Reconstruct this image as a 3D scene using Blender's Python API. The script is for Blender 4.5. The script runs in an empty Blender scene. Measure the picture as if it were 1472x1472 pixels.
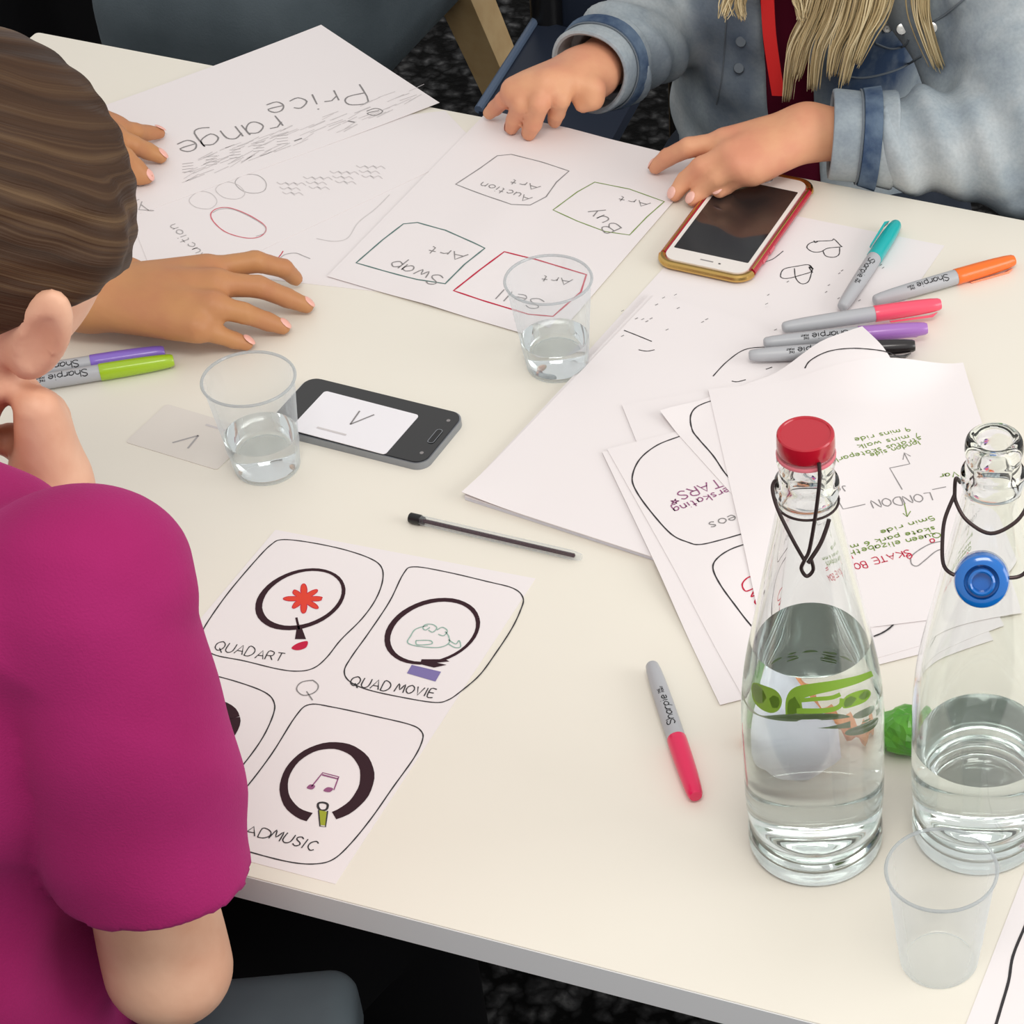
import bpy, math, random
import numpy as np
from mathutils import Matrix, Vector

# ------------------------------------------------------------------ camera, world, lights, exposure
# Survey frame: millimetres, camera above the origin, table top at z = 0, near table edge along x.
YAW, PITCH, ROLL = 0.26439488, 0.79545057, 0.04034556
FPX, CAMH, PPX, PPY = 3522.03, 1203.58, 1406.48, 1042.64
OX, OY, TZ = 700.0, -1360.0, 740.0          # survey -> world offsets (mm)
RM = Matrix.Rotation(YAW, 3, 'Z') @ Matrix.Rotation(PITCH, 3, 'X') @ Matrix.Rotation(ROLL, 3, 'Z')
scene = bpy.context.scene
col = scene.collection
cam_d = bpy.data.cameras.new('camera')
cam_d.sensor_width = 36.0
cam_d.lens = FPX / 1472 * 36.0
cam_d.shift_x = -(PPX - 736) / 1472
cam_d.shift_y = (PPY - 736) / 1472
cam_d.clip_start = 0.05
cam = bpy.data.objects.new('camera', cam_d); col.objects.link(cam)
mw = RM.to_4x4(); mw.translation = (OX / 1000, OY / 1000, (CAMH + TZ) / 1000)
cam.matrix_world = mw
scene.camera = cam
scene.view_settings.view_transform = 'Standard'
scene.view_settings.look = 'None'
scene.view_settings.gamma = 1.0
scene.view_settings.use_curve_mapping = False
scene.view_settings.exposure = -0.02
scene.cycles.use_denoising = True
scene.cycles.max_bounces = 40
scene.cycles.transmission_bounces = 40
scene.cycles.diffuse_bounces = 5
scene.cycles.glossy_bounces = 6
scene.cycles.transparent_max_bounces = 16

world = bpy.data.worlds.new('room_light'); scene.world = world
world.use_nodes = True
world.node_tree.nodes['Background'].inputs[0].default_value = (1.0, 0.985, 0.97, 1)
world.node_tree.nodes['Background'].inputs[1].default_value = 0.74

def area(name, loc, target, size, size_y, power, color):
    l = bpy.data.lights.new(name, 'AREA'); l.shape = 'RECTANGLE'
    l.size = size; l.size_y = size_y; l.energy = power; l.color = color
    o = bpy.data.objects.new(name, l); col.objects.link(o)
    o.location = loc
    o.rotation_euler = (Vector(target) - Vector(loc)).to_track_quat('-Z', 'Y').to_euler()
    return o
area('window_daylight', (3.3, 0.1, 1.95), (0.0, -0.1, 0.74), 2.4, 1.6, 50, (1.0, 0.99, 0.97))
area('ceiling_light', (0.7, -1.1, 3.0), (0.2, -0.3, 0.74), 1.2, 0.6, 24, (1.0, 0.96, 0.90))

# ------------------------------------------------------------------ helpers: survey
def ray(px, py):
    return RM @ Vector(((px - PPX) / FPX, -(py - PPY) / FPX, -1.0))
def T(px, py, z=0.0):
    d = ray(px, py); t = (z - CAMH) / d.z
    return np.array((t * d.x, t * d.y, z))
def V(px, py, y):
    d = ray(px, py); t = y / d.y
    return np.array((t * d.x, y, CAMH + t * d.z))
def Wd(p):
    p = np.asarray(p, float)
    return (p + np.array((OX, OY, TZ))) / 1000.0

# ------------------------------------------------------------------ helpers: objects
def tag(o, label=None, cat=None, group=None, kind=None):
    if label: o['label'] = label
    if cat: o['category'] = cat
    if group: o['group'] = group
    if kind: o['kind'] = kind
    return o
ROOT = {}
def thing(name, base, label, cat, group=None):
    o = bpy.data.objects.new(name, None); col.objects.link(o)
    o.empty_display_size = 0.05
    o.location = Wd(base)
    ROOT[o.name] = np.asarray(base, float)
    return tag(o, label, cat, group)
def obj(name, verts, faces, mat, parent=None, smooth=True, base=None, attr=None):
    """verts in survey mm; one mesh object, placed under its thing or at its own base"""
    v = np.asarray(verts, float)
    if parent is not None:
        b = ROOT[parent.name]
    else:
        b = np.asarray(base, float) if base is not None else np.array(((v[:, 0].min() + v[:, 0].max()) / 2, (v[:, 1].min() + v[:, 1].max()) / 2, v[:, 2].min()))
    me = bpy.data.meshes.new(name)
    me.from_pydata(((v - b) / 1000.0).tolist(), [], faces if isinstance(faces, list) else faces.tolist())
    if smooth: me.polygons.foreach_set('use_smooth', [True] * len(me.polygons))
    me.materials.append(mat)
    if attr is not None:
        a = me.attributes.new('tint', 'FLOAT', 'POINT'); a.data.foreach_set('value', np.asarray(attr, np.float32))
    me.update()
    o = bpy.data.objects.new(name, me); col.objects.link(o)
    ROOT[o.name] = b
    if parent is not None: o.parent = parent
    else: o.location = Wd(b)
    return o
def auto_smooth(o, deg=35):
    me = o.data
    try: me.set_sharp_from_angle(angle=math.radians(deg))
    except Exception: pass

class MB:
    def __init__(self): self.v = []; self.f = []
    def add(self, v, f):
        n = len(self.v); self.v.extend([tuple(map(float, p)) for p in v]); self.f.extend([tuple(i + n for i in q) for q in f]); return self
    def box(self, lo, hi, M=None):
        x0, y0, z0 = lo; x1, y1, z1 = hi
        v = [(x0,y0,z0),(x1,y0,z0),(x1,y1,z0),(x0,y1,z0),(x0,y0,z1),(x1,y0,z1),(x1,y1,z1),(x0,y1,z1)]
        if M is not None: v = [M(p) for p in v]
        return self.add(v, [(0,3,2,1),(4,5,6,7),(0,1,5,4),(1,2,6,5),(2,3,7,6),(3,0,4,7)])
    def lathe(self, prof, c=(0,0,0), n=40, M=None, closed=False):
        """prof [(r,z)...]; axis z through c"""
        v = []; f = []; m = len(prof)
        for r, z in prof:
            for i in range(n):
                a = 2*math.pi*i/n; v.append((c[0]+r*math.cos(a), c[1]+r*math.sin(a), c[2]+z))
        rng = m if closed else m-1
        for j in range(rng):
            k = (j+1) % m
            for i in range(n):
                f.append((j*n+i, j*n+(i+1)%n, k*n+(i+1)%n, k*n+i))
        if M is not None: v = [M(p) for p in v]
        return self.add(v, f)
    def tube(self, pts, r, n=8, closed=False, cap=True, flat=None):
        pts = [np.asarray(p, float) for p in pts]; m = len(pts)
        rs = r if hasattr(r, '__len__') else [r]*m
        v = []; f = []
        up = None
        for i, p in enumerate(pts):
            a = pts[(i-1) % m] if (closed or i > 0) else p
            b = pts[(i+1) % m] if (closed or i < m-1) else p
            t = b - a; t = t/(np.linalg.norm(t)+1e-9)
            if up is None:
                up = np.array((0,0,1.0)) if abs(t[2]) < .9 else np.array((1.0,0,0))
            s = np.cross(t, up); s /= np.linalg.norm(s)+1e-9
            up = np.cross(s, t)
            for k in range(n):
                an = 2*math.pi*k/n
                v.append(p + rs[i]*(math.cos(an)*s + (flat or 1)*math.sin(an)*up))
        for i in range(m if closed else m-1):
            j = (i+1) % m
            for k in range(n):
                f.append((i*n+k, i*n+(k+1)%n, j*n+(k+1)%n, j*n+k))
        if cap and not closed:
            f.append(tuple(range(n))[::-1]); f.append(tuple((m-1)*n+k for k in range(n)))
        return self.add(v, f)
    def prism(self, poly, z0, z1, M=None):
        n = len(poly)
        v = [(x, y, z0) for x, y in poly] + [(x, y, z1) for x, y in poly]
        if M is not None: v = [M(p) for p in v]
        f = [tuple(range(n))[::-1], tuple(range(n, 2*n))] + [(i, (i+1)%n, n+(i+1)%n, n+i) for i in range(n)]
        return self.add(v, f)
    def build(self, name, mat, parent=None, smooth=True, base=None, sharp=35):
        o = obj(name, self.v, self.f, mat, parent, smooth, base)
        if smooth and sharp: auto_smooth(o, sharp)
        return o

def frame2(origin, xdir, z=0.0):
    """local (u,v,w) -> survey, u along xdir in the plane, v to its left, w up"""
    o = np.array((origin[0], origin[1], z if len(origin) < 3 else origin[2]), float)
    u = np.array((xdir[0], xdir[1], 0.0)); u /= np.linalg.norm(u)
    v = np.array((-u[1], u[0], 0.0))
    return lambda p: o + u*p[0] + v*p[1] + np.array((0, 0, p[2] if len(p) > 2 else 0.0))
def rounded(x0, y0, x1, y1, r, n=6):
    out = []
    for cx, cy, a0 in ((x1-r, y0+r, -90), (x1-r, y1-r, 0), (x0+r, y1-r, 90), (x0+r, y0+r, 180)):
        for i in range(n+1):
            a = math.radians(a0 + 90*i/n); out.append((cx+r*math.cos(a), cy+r*math.sin(a)))
    return out
def spline(pts, n=8, closed=False):
    """Catmull-Rom"""
    P = [np.asarray(p, float) for p in pts]; m = len(P); out = []
    for i in range(m if closed else m-1):
        p0 = P[(i-1) % m] if closed or i > 0 else P[i]
        p1 = P[i]; p2 = P[(i+1) % m]
        p3 = P[(i+2) % m] if closed or i+2 < m else P[(i+1) % m]
        for k in range(n):
            t = k/n
            out.append(.5*((2*p1)+(-p0+p2)*t+(2*p0-5*p1+4*p2-p3)*t*t+(-p0+3*p1-3*p2+p3)*t**3))
    if not closed: out.append(P[-1])
    return out

# ------------------------------------------------------------------ materials
def nodes(name):
    m = bpy.data.materials.new(name); m.use_nodes = True
    nt = m.node_tree; return m, nt, nt.nodes['Principled BSDF']
def rgb(c): # sRGB 0-255 -> linear
    return tuple(((x/255)/12.92 if x/255 <= .04045 else ((x/255+.055)/1.055)**2.4) for x in c) + (1.0,)
def mat(name, c, rough=.5, noise=None, scale=60.0, bump=0.0, bscale=None, metal=0.0, spec=None, sss=0.0, c2=None, detail=4.0, coat=0.0):
    m, nt, b = nodes(name)
    b.inputs['Base Color'].default_value = rgb(c)
    b.inputs['Roughness'].default_value = rough; b.inputs['Metallic'].default_value = metal
    if spec is not None: b.inputs['Specular IOR Level'].default_value = spec
    if coat: b.inputs['Coat Weight'].default_value = coat; b.inputs['Coat Roughness'].default_value = .08
    if sss:
        b.inputs['Subsurface Weight'].default_value = sss; b.inputs['Subsurface Radius'].default_value = (.010, .004, .002); b.inputs['Subsurface Scale'].default_value = 1.0
    tc = nt.nodes.new('ShaderNodeTexCoord')
    if c2 is not None:
        n = nt.nodes.new('ShaderNodeTexNoise'); n.inputs['Scale'].default_value = scale; n.inputs['Detail'].default_value = detail
        nt.links.new(tc.outputs['Object'], n.inputs['Vector'])
        r = nt.nodes.new('ShaderNodeValToRGB'); r.color_ramp.elements[0].position = .36; r.color_ramp.elements[1].position = .64
        r.color_ramp.elements[0].color = rgb(c); r.color_ramp.elements[1].color = rgb(c2)
        nt.links.new(n.outputs['Fac'], r.inputs['Fac']); nt.links.new(r.outputs['Color'], b.inputs['Base Color'])
    if bump:
        n2 = nt.nodes.new('ShaderNodeTexNoise'); n2.inputs['Scale'].default_value = bscale or scale; n2.inputs['Detail'].default_value = 5
        nt.links.new(tc.outputs['Object'], n2.inputs['Vector'])
        bp = nt.nodes.new('ShaderNodeBump'); bp.inputs['Strength'].default_value = bump; bp.inputs['Distance'].default_value = .002
        nt.links.new(n2.outputs['Fac'], bp.inputs['Height']); nt.links.new(bp.outputs['Normal'], b.inputs['Normal'])
    return m
M = {}
M['table'] = mat('table_laminate', (236,231,219), .38, c2=(233,228,215), scale=3, spec=.35)
M['edge'] = mat('table_edge', (222,224,226), .5)
M['paper'] = mat('white_paper', (236,230,230), .75, bump=.05, bscale=40, spec=.2)
M['paper2'] = mat('white_paper_pale', (236,230,230), .75, bump=.05, bscale=30, spec=.2)
M['paper_edge'] = mat('paper_pad_edge', (230,232,242), .8, spec=.2)
M['card'] = mat('card_stock', (238,236,240), .45, spec=.3)
M['card_old'] = mat('card_grey', (226,220,212), .6, spec=.3)
M['pencil'] = mat('pencil_line', (140,137,137), .8, spec=.1)
M['pencil_faint'] = mat('pencil_faint', (208,203,203), .8, spec=.1)
M['pencil_mid'] = mat('pencil_mid', (176,172,172), .8, spec=.1)
M['ink'] = mat('dark_ink', (62,60,62), .7, spec=.1)
M['ink_brown'] = mat('thick_brown_ink', (58,38,44), .7, spec=.1)
M['ink_red'] = mat('red_ink', (196,40,70), .7, spec=.1)
M['ink_scarlet'] = mat('scarlet_ink', (222,74,58), .7, spec=.1)
M['ink_rose'] = mat('rose_ink', (214,120,130), .7, spec=.1)
M['ink_plum'] = mat('plum_ink', (150,92,130), .7, spec=.1)
M['ink_green'] = mat('green_ink', (122,148,70), .7, spec=.1)
M['ink_teal'] = mat('teal_ink', (92,122,118), .7, spec=.1)
M['ink_mint'] = mat('mint_ink', (150,182,170), .7, spec=.1)
M['ink_violet'] = mat('violet_ink', (128,118,170), .7, spec=.1)
M['ink_mic'] = mat('olive_ink', (160,168,60), .7, spec=.1)
M['skin'] = mat('skin_light', (226,180,152), .5, c2=(216,164,136), scale=26, bump=.08, bscale=160, spec=.35)
M['skin_tan'] = mat('skin_tan', (190,136,90), .5, c2=(184,126,88), scale=24, bump=.10, bscale=170, spec=.35)
M['skin_rosy'] = mat('skin_rosy', (222,164,126), .5, c2=(214,146,116), scale=24, bump=.10, bscale=170, spec=.35)
M['nail'] = mat('fingernail', (236,178,164), .3, spec=.5)
M['nail_l'] = mat('fingernail_light', (238,186,172), .3, spec=.5)
M['chair_grey'] = mat('grey_upholstery', (84,94,100), .85, c2=(76,86,92), scale=14, bump=.3, bscale=420, spec=.2)
M['wood'] = mat('pale_wood', (186,160,118), .55, c2=(176,148,106), scale=30, spec=.3)
M['wood_dark'] = mat('brown_wood', (110,88,66), .6)
M['black'] = mat('black_fabric', (16,16,18), .9, spec=.1)
M['black_plastic'] = mat('black_plastic', (20,20,22), .35)
M['navy'] = mat('navy_plastic', (38,46,62), .45, spec=.4)
M['navy_edge'] = mat('navy_edge', (96,112,136), .45)
M['grey_bag'] = mat('grey_padding', (82,92,98), .6, c2=(74,82,88), scale=10, spec=.3)
M['wire'] = mat('dark_wire', (66,54,54), .35, metal=.7)
M['chrome'] = mat('nickel', (200,200,196), .25, metal=1.0)
M['gold'] = mat('gold_bumper', (214,176,104), .22, metal=1.0)
M['white_glass'] = mat('white_phone_face', (238,232,226), .12, coat=.5)
M['screen'] = mat('phone_screen', (42,38,38), .06, coat=.6)
M['red_case'] = mat('red_case', (176,28,52), .25, coat=.6)
M['case_silver'] = mat('grey_phone_side', (150,154,160), .35, metal=.6)
M['phone_black'] = mat('phone_black_glass', (14,14,16), .1, coat=.5)
M['barrel'] = mat('marker_grey_barrel', (176,178,182), .38, spec=.5)
M['print'] = mat('black_print', (48,48,50), .6, spec=.2)
M['lanyard'] = mat('red_lanyard', (226,44,44), .6, spec=.3)
M['shirt_red'] = mat('dark_red_shirt', (86,16,38), .85, spec=.1)
M['denim_seam'] = mat('denim_seam', (112,120,128), .85, spec=.1)
M['denim_dark'] = mat('indigo_denim', (58,76,104), .85, c2=(100,118,138), scale=42, bump=.4, bscale=300, spec=.15, detail=6)
M['jeans'] = mat('dark_jeans', (40,45,54), .9, c2=(52,58,68), scale=20, spec=.1)
M['white_tissue'] = mat('white_tissue', (236,238,250), .8, spec=.2)
M['wrap_green'] = mat('green_wrapper', (96,176,44), .3, c2=(70,150,40), scale=40, spec=.6)
M['wrap_orange'] = mat('orange_peel', (232,150,84), .6, c2=(220,124,64), scale=40)
M['bottle_print'] = mat('green_print', (126,164,50), .5)
M['hair_blond'] = None

def tint_mat(name, stops, rough=.55, aniso=False, bump=0):
    m, nt, b = nodes(name)
    a = nt.nodes.new('ShaderNodeAttribute'); a.attribute_name = 'tint'
    r = nt.nodes.new('ShaderNodeValToRGB')
    els = r.color_ramp.elements
    els[0].position = stops[0][0]; els[0].color = rgb(stops[0][1]); els[1].position = stops[-1][0]; els[1].color = rgb(stops[-1][1])
    for p, c in stops[1:-1]:
        e = els.new(p); e.color = rgb(c)
    nt.links.new(a.outputs['Fac'], r.inputs['Fac']); nt.links.new(r.outputs['Color'], b.inputs['Base Color'])
    b.inputs['Roughness'].default_value = rough; b.inputs['Specular IOR Level'].default_value = .35
    return m
M['hair_brown'] = tint_mat('brown_hair', [(0, (58,42,30)), (.5, (104,82,60)), (1, (160,138,106))], .5)
M['hair_blond'] = tint_mat('blond_hair', [(0, (126,106,74)), (.5, (196,176,132)), (1, (232,216,176))], .5)

def comb_mat():
    m, nt, b = nodes('combed_brown_hair')
    a = nt.nodes.new('ShaderNodeAttribute'); a.attribute_name = 'tint'
    tc = nt.nodes.new('ShaderNodeTexCoord')
    n0 = nt.nodes.new('ShaderNodeTexNoise'); n0.inputs['Scale'].default_value = 14; nt.links.new(tc.outputs['Object'], n0.inputs['Vector'])
    w = nt.nodes.new('ShaderNodeMath'); w.operation = 'MULTIPLY_ADD'; w.inputs[1].default_value = .05; nt.links.new(n0.outputs['Fac'], w.inputs[0]); nt.links.new(a.outputs['Fac'], w.inputs[2])
    f1 = nt.nodes.new('ShaderNodeTexNoise'); f1.noise_dimensions = '1D'; f1.inputs['Scale'].default_value = 13; f1.inputs['Detail'].default_value = 6; f1.inputs['Roughness'].default_value = .62
    nt.links.new(w.outputs[0], f1.inputs['W'])
    r = nt.nodes.new('ShaderNodeValToRGB'); e = r.color_ramp.elements
    e[0].position = .22; e[0].color = rgb((40,26,17)); e[1].position = .84; e[1].color = rgb((112,88,62)); x = e.new(.5); x.color = rgb((64,44,30))
    nt.links.new(f1.outputs['Fac'], r.inputs['Fac']); nt.links.new(r.outputs['Color'], b.inputs['Base Color'])
    f2 = nt.nodes.new('ShaderNodeTexNoise'); f2.noise_dimensions = '1D'; f2.inputs['Scale'].default_value = 110; f2.inputs['Detail'].default_value = 3; nt.links.new(w.outputs[0], f2.inputs['W'])
    bp = nt.nodes.new('ShaderNodeBump'); bp.inputs['Strength'].default_value = .35; bp.inputs['Distance'].default_value = .002
    nt.links.new(f2.outputs['Fac'], bp.inputs['Height']); nt.links.new(bp.outputs['Normal'], b.inputs['Normal'])
    b.inputs['Roughness'].default_value = .55; b.inputs['Specular IOR Level'].default_value = .18
    return m
M['hair_comb'] = comb_mat()
def denim():
    m, nt, b = nodes('washed_denim')
    tc = nt.nodes.new('ShaderNodeTexCoord')
    n1 = nt.nodes.new('ShaderNodeTexNoise'); n1.inputs['Scale'].default_value = 9; n1.inputs['Detail'].default_value = 6; n1.inputs['Roughness'].default_value = .6
    n2 = nt.nodes.new('ShaderNodeTexNoise'); n2.inputs['Scale'].default_value = 330; n2.inputs['Detail'].default_value = 2
    nt.links.new(tc.outputs['Object'], n1.inputs['Vector']); nt.links.new(tc.outputs['Object'], n2.inputs['Vector'])
    r = nt.nodes.new('ShaderNodeValToRGB'); e = r.color_ramp.elements
    e[0].position = .34; e[0].color = rgb((122,134,146)); e[1].position = .66; e[1].color = rgb((184,190,192))
    x = e.new(.5); x.color = rgb((156,167,174))
    nt.links.new(n1.outputs['Fac'], r.inputs['Fac'])
    mx = nt.nodes.new('ShaderNodeMix'); mx.data_type = 'RGBA'; mx.blend_type = 'MULTIPLY'; mx.inputs[0].default_value = .22
    nt.links.new(r.outputs['Color'], mx.inputs[6])
    r2 = nt.nodes.new('ShaderNodeValToRGB'); r2.color_ramp.elements[0].color = (.5,.5,.52,1); r2.color_ramp.elements[0].position = .3; r2.color_ramp.elements[1].position = .65
    nt.links.new(n2.outputs['Fac'], r2.inputs['Fac']); nt.links.new(r2.outputs['Color'], mx.inputs[7])
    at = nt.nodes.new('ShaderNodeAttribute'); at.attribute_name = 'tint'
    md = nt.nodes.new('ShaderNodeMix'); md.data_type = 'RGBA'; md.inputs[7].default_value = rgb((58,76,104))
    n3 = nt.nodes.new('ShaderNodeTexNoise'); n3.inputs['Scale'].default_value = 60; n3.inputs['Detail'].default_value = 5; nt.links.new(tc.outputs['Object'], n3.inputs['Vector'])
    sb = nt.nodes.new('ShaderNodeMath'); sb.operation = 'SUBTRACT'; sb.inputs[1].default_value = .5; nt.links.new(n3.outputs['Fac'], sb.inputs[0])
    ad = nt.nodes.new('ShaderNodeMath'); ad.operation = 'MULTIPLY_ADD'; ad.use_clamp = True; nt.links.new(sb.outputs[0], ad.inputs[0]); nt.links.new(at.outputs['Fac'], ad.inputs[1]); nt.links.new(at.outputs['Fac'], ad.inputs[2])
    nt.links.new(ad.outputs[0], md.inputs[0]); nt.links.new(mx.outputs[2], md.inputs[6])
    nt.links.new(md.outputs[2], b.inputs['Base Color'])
    b.inputs['Roughness'].default_value = .9; b.inputs['Specular IOR Level'].default_value = .15
    bp = nt.nodes.new('ShaderNodeBump'); bp.inputs['Strength'].default_value = .4; bp.inputs['Distance'].default_value = .002
    nt.links.new(n1.outputs['Fac'], bp.inputs['Height']); nt.links.new(bp.outputs['Normal'], b.inputs['Normal'])
    return m
M['denim'] = denim()
def tshirt():
    m = mat('magenta_jersey', (156,34,98), .85, c2=(146,28,88), scale=7, bump=.25, bscale=700, spec=.15)
    b = m.node_tree.nodes['Principled BSDF']; b.inputs['Sheen Weight'].default_value = .25; b.inputs['Sheen Tint'].default_value = rgb((230,120,190))
    return m
M['tshirt'] = tshirt()
def carpet():
    m, nt, b = nodes('dark_carpet')
    tc = nt.nodes.new('ShaderNodeTexCoord')
    vo = nt.nodes.new('ShaderNodeTexVoronoi'); vo.inputs['Scale'].default_value = 46; vo.inputs['Randomness'].default_value = 1
    no = nt.nodes.new('ShaderNodeTexNoise'); no.inputs['Scale'].default_value = 40; no.inputs['Detail'].default_value = 4
    mp = nt.nodes.new('ShaderNodeMix'); mp.data_type = 'RGBA'; mp.inputs[0].default_value = .04
    nt.links.new(tc.outputs['Object'], no.inputs['Vector']); nt.links.new(tc.outputs['Object'], mp.inputs[6]); nt.links.new(no.outputs['Color'], mp.inputs[7])
    nt.links.new(mp.outputs[2], vo.inputs['Vector'])
    r = nt.nodes.new('ShaderNodeValToRGB'); e = r.color_ramp.elements
    e[0].position = .0; e[0].color = rgb((104,104,104)); e[1].position = .62; e[1].color = rgb((10,10,10))
    x = e.new(.3); x.color = rgb((58,58,59))
    nt.links.new(vo.outputs['Distance'], r.inputs['Fac'])
    mx = nt.nodes.new('ShaderNodeMix'); mx.data_type = 'RGBA'; mx.blend_type = 'MULTIPLY'; mx.inputs[0].default_value = .8
    nt.links.new(r.outputs['Color'], mx.inputs[6]); 
    bw = nt.nodes.new('ShaderNodeRGBToBW'); nt.links.new(vo.outputs['Color'], bw.inputs[0]); nt.links.new(bw.outputs[0], mx.inputs[7])
    nt.links.new(mx.outputs[2], b.inputs['Base Color'])
    b.inputs['Roughness'].default_value = .95; b.inputs['Specular IOR Level'].default_value = .1
    bp = nt.nodes.new('ShaderNodeBump'); bp.inputs['Strength'].default_value = .6; bp.inputs['Distance'].default_value = .006
    nt.links.new(vo.outputs['Distance'], bp.inputs['Height']); bp.invert = True; nt.links.new(bp.outputs['Normal'], b.inputs['Normal'])
    return m
M['carpet'] = carpet()
def glass(name, ior, color=(1,1,1,1), rough=0.0):
    m = bpy.data.materials.new(name); m.use_nodes = True; nt = m.node_tree
    nt.nodes.clear(); g = nt.nodes.new('ShaderNodeBsdfGlass'); g.inputs['IOR'].default_value = ior; g.inputs['Color'].default_value = color; g.inputs['Roughness'].default_value = rough
    o = nt.nodes.new('ShaderNodeOutputMaterial'); nt.links.new(g.outputs[0], o.inputs[0]); return m
M['glass'] = glass('bottle_glass', 1.48, (.985,.995,.99,1))
M['water'] = glass('water', 1.33, (.975,.99,.99,1))
def thin_plastic():
    m = bpy.data.materials.new('clear_cup_plastic'); m.use_nodes = True; nt = m.node_tree; nt.nodes.clear()
    tr = nt.nodes.new('ShaderNodeBsdfTransparent'); tr.inputs[0].default_value = (.972,.982,.986,1)
    gl = nt.nodes.new('ShaderNodeBsdfGlossy'); gl.inputs['Roughness'].default_value = .10
    df = nt.nodes.new('ShaderNodeBsdfTranslucent'); df.inputs[0].default_value = (.84,.89,.92,1)
    df2 = nt.nodes.new('ShaderNodeBsdfDiffuse'); df2.inputs[0].default_value = (.84,.89,.92,1)
    lw = nt.nodes.new('ShaderNodeLayerWeight'); lw.inputs[0].default_value = .35
    m0 = nt.nodes.new('ShaderNodeMixShader'); m0.inputs[0].default_value = .5
    nt.links.new(df.outputs[0], m0.inputs[1]); nt.links.new(df2.outputs[0], m0.inputs[2])
    mr = nt.nodes.new('ShaderNodeMapRange'); mr.inputs[3].default_value = .06; mr.inputs[4].default_value = .5
    nt.links.new(lw.outputs['Facing'], mr.inputs[0])
    m1 = nt.nodes.new('ShaderNodeMixShader'); nt.links.new(mr.outputs[0], m1.inputs[0])
    nt.links.new(tr.outputs[0], m1.inputs[1]); nt.links.new(m0.outputs[0], m1.inputs[2])
    m2 = nt.nodes.new('ShaderNodeMixShader'); m2.inputs[0].default_value = .045
    nt.links.new(m1.outputs[0], m2.inputs[1]); nt.links.new(gl.outputs[0], m2.inputs[2])
    o = nt.nodes.new('ShaderNodeOutputMaterial'); nt.links.new(m2.outputs[0], o.inputs[0]); return m
M['cup'] = thin_plastic()
def cap_plastic(name, c):
    m = mat(name, c, .18, coat=.3); b = m.node_tree.nodes['Principled BSDF']
    b.inputs['Transmission Weight'].default_value = .25; b.inputs['IOR'].default_value = 1.45; return m
M['cap_red'] = mat('red_stopper', (178,14,38), .25, coat=.4)
M['cap_blue'] = mat('blue_stopper', (14,104,188), .16, coat=.6)
M['pen_clear'] = thin_plastic(); M['pen_clear'].name = 'clear_pen_barrel'

# ------------------------------------------------------------------ helpers: distance-field bodies (smooth blended limbs -> one continuous mesh)
CULL = None                    # (centre, radius) of the chunk being evaluated: far primitives are skipped
def far(a, b, r):
    c, R = CULL; ab = b - a; t = min(max(((c - a) @ ab)/(ab @ ab + 1e-9), 0), 1)
    return math.sqrt(((c - a - t*ab)**2).sum()) - r - R
def d_cone(p, a, b, ra, rb):
    a = np.asarray(a, float); b = np.asarray(b, float); ab = b - a
    if CULL is not None:
        e = far(a, b, max(ra, rb))
        if e > 80: return np.full(len(p), e)
    t = np.clip(((p - a) @ ab) / (ab @ ab + 1e-9), 0, 1)
    return np.linalg.norm(p - a - t[:, None]*ab, axis=1) - (ra + (rb - ra)*t)
def d_ell(p, c, r, R=None):
    if CULL is not None:
        e = far(np.asarray(c, float), np.asarray(c, float), max(r))
        if e > 80: return np.full(len(p), e)
    q = p - np.asarray(c, float)
    if R is not None: q = q @ R          # columns of R = local axes
    r = np.asarray(r, float)
    k0 = np.linalg.norm(q / r, axis=1); k1 = np.linalg.norm(q / (r*r), axis=1)
    return k0*(k0 - 1)/(k1 + 1e-9)
def d_box(p, c, h, R=None, r=5.0):
    q = p - np.asarray(c, float)
    if R is not None: q = q @ R
    q = np.abs(q) - (np.asarray(h, float) - r)
    return np.linalg.norm(np.maximum(q, 0), axis=1) + np.minimum(q.max(axis=1), 0) - r
def smin(a, b, k):
    h = np.maximum(k - np.abs(a - b), 0)/k
    return np.minimum(a, b) - h*h*k*.25
def chain(p, pts, rs, k=3.0):
    d = None
    for i in range(len(pts)-1):
        e = d_cone(p, pts[i], pts[i+1], rs[i], rs[i+1])
        d = e if d is None else smin(d, e, k)
    return d
def axes(x, up=(0,0,1)):
    x = np.asarray(x, float); x = x/np.linalg.norm(x)
    z = np.asarray(up, float); z = z - x*(z @ x); z /= np.linalg.norm(z)
    return np.array((x, np.cross(z, x), z)).T
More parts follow.
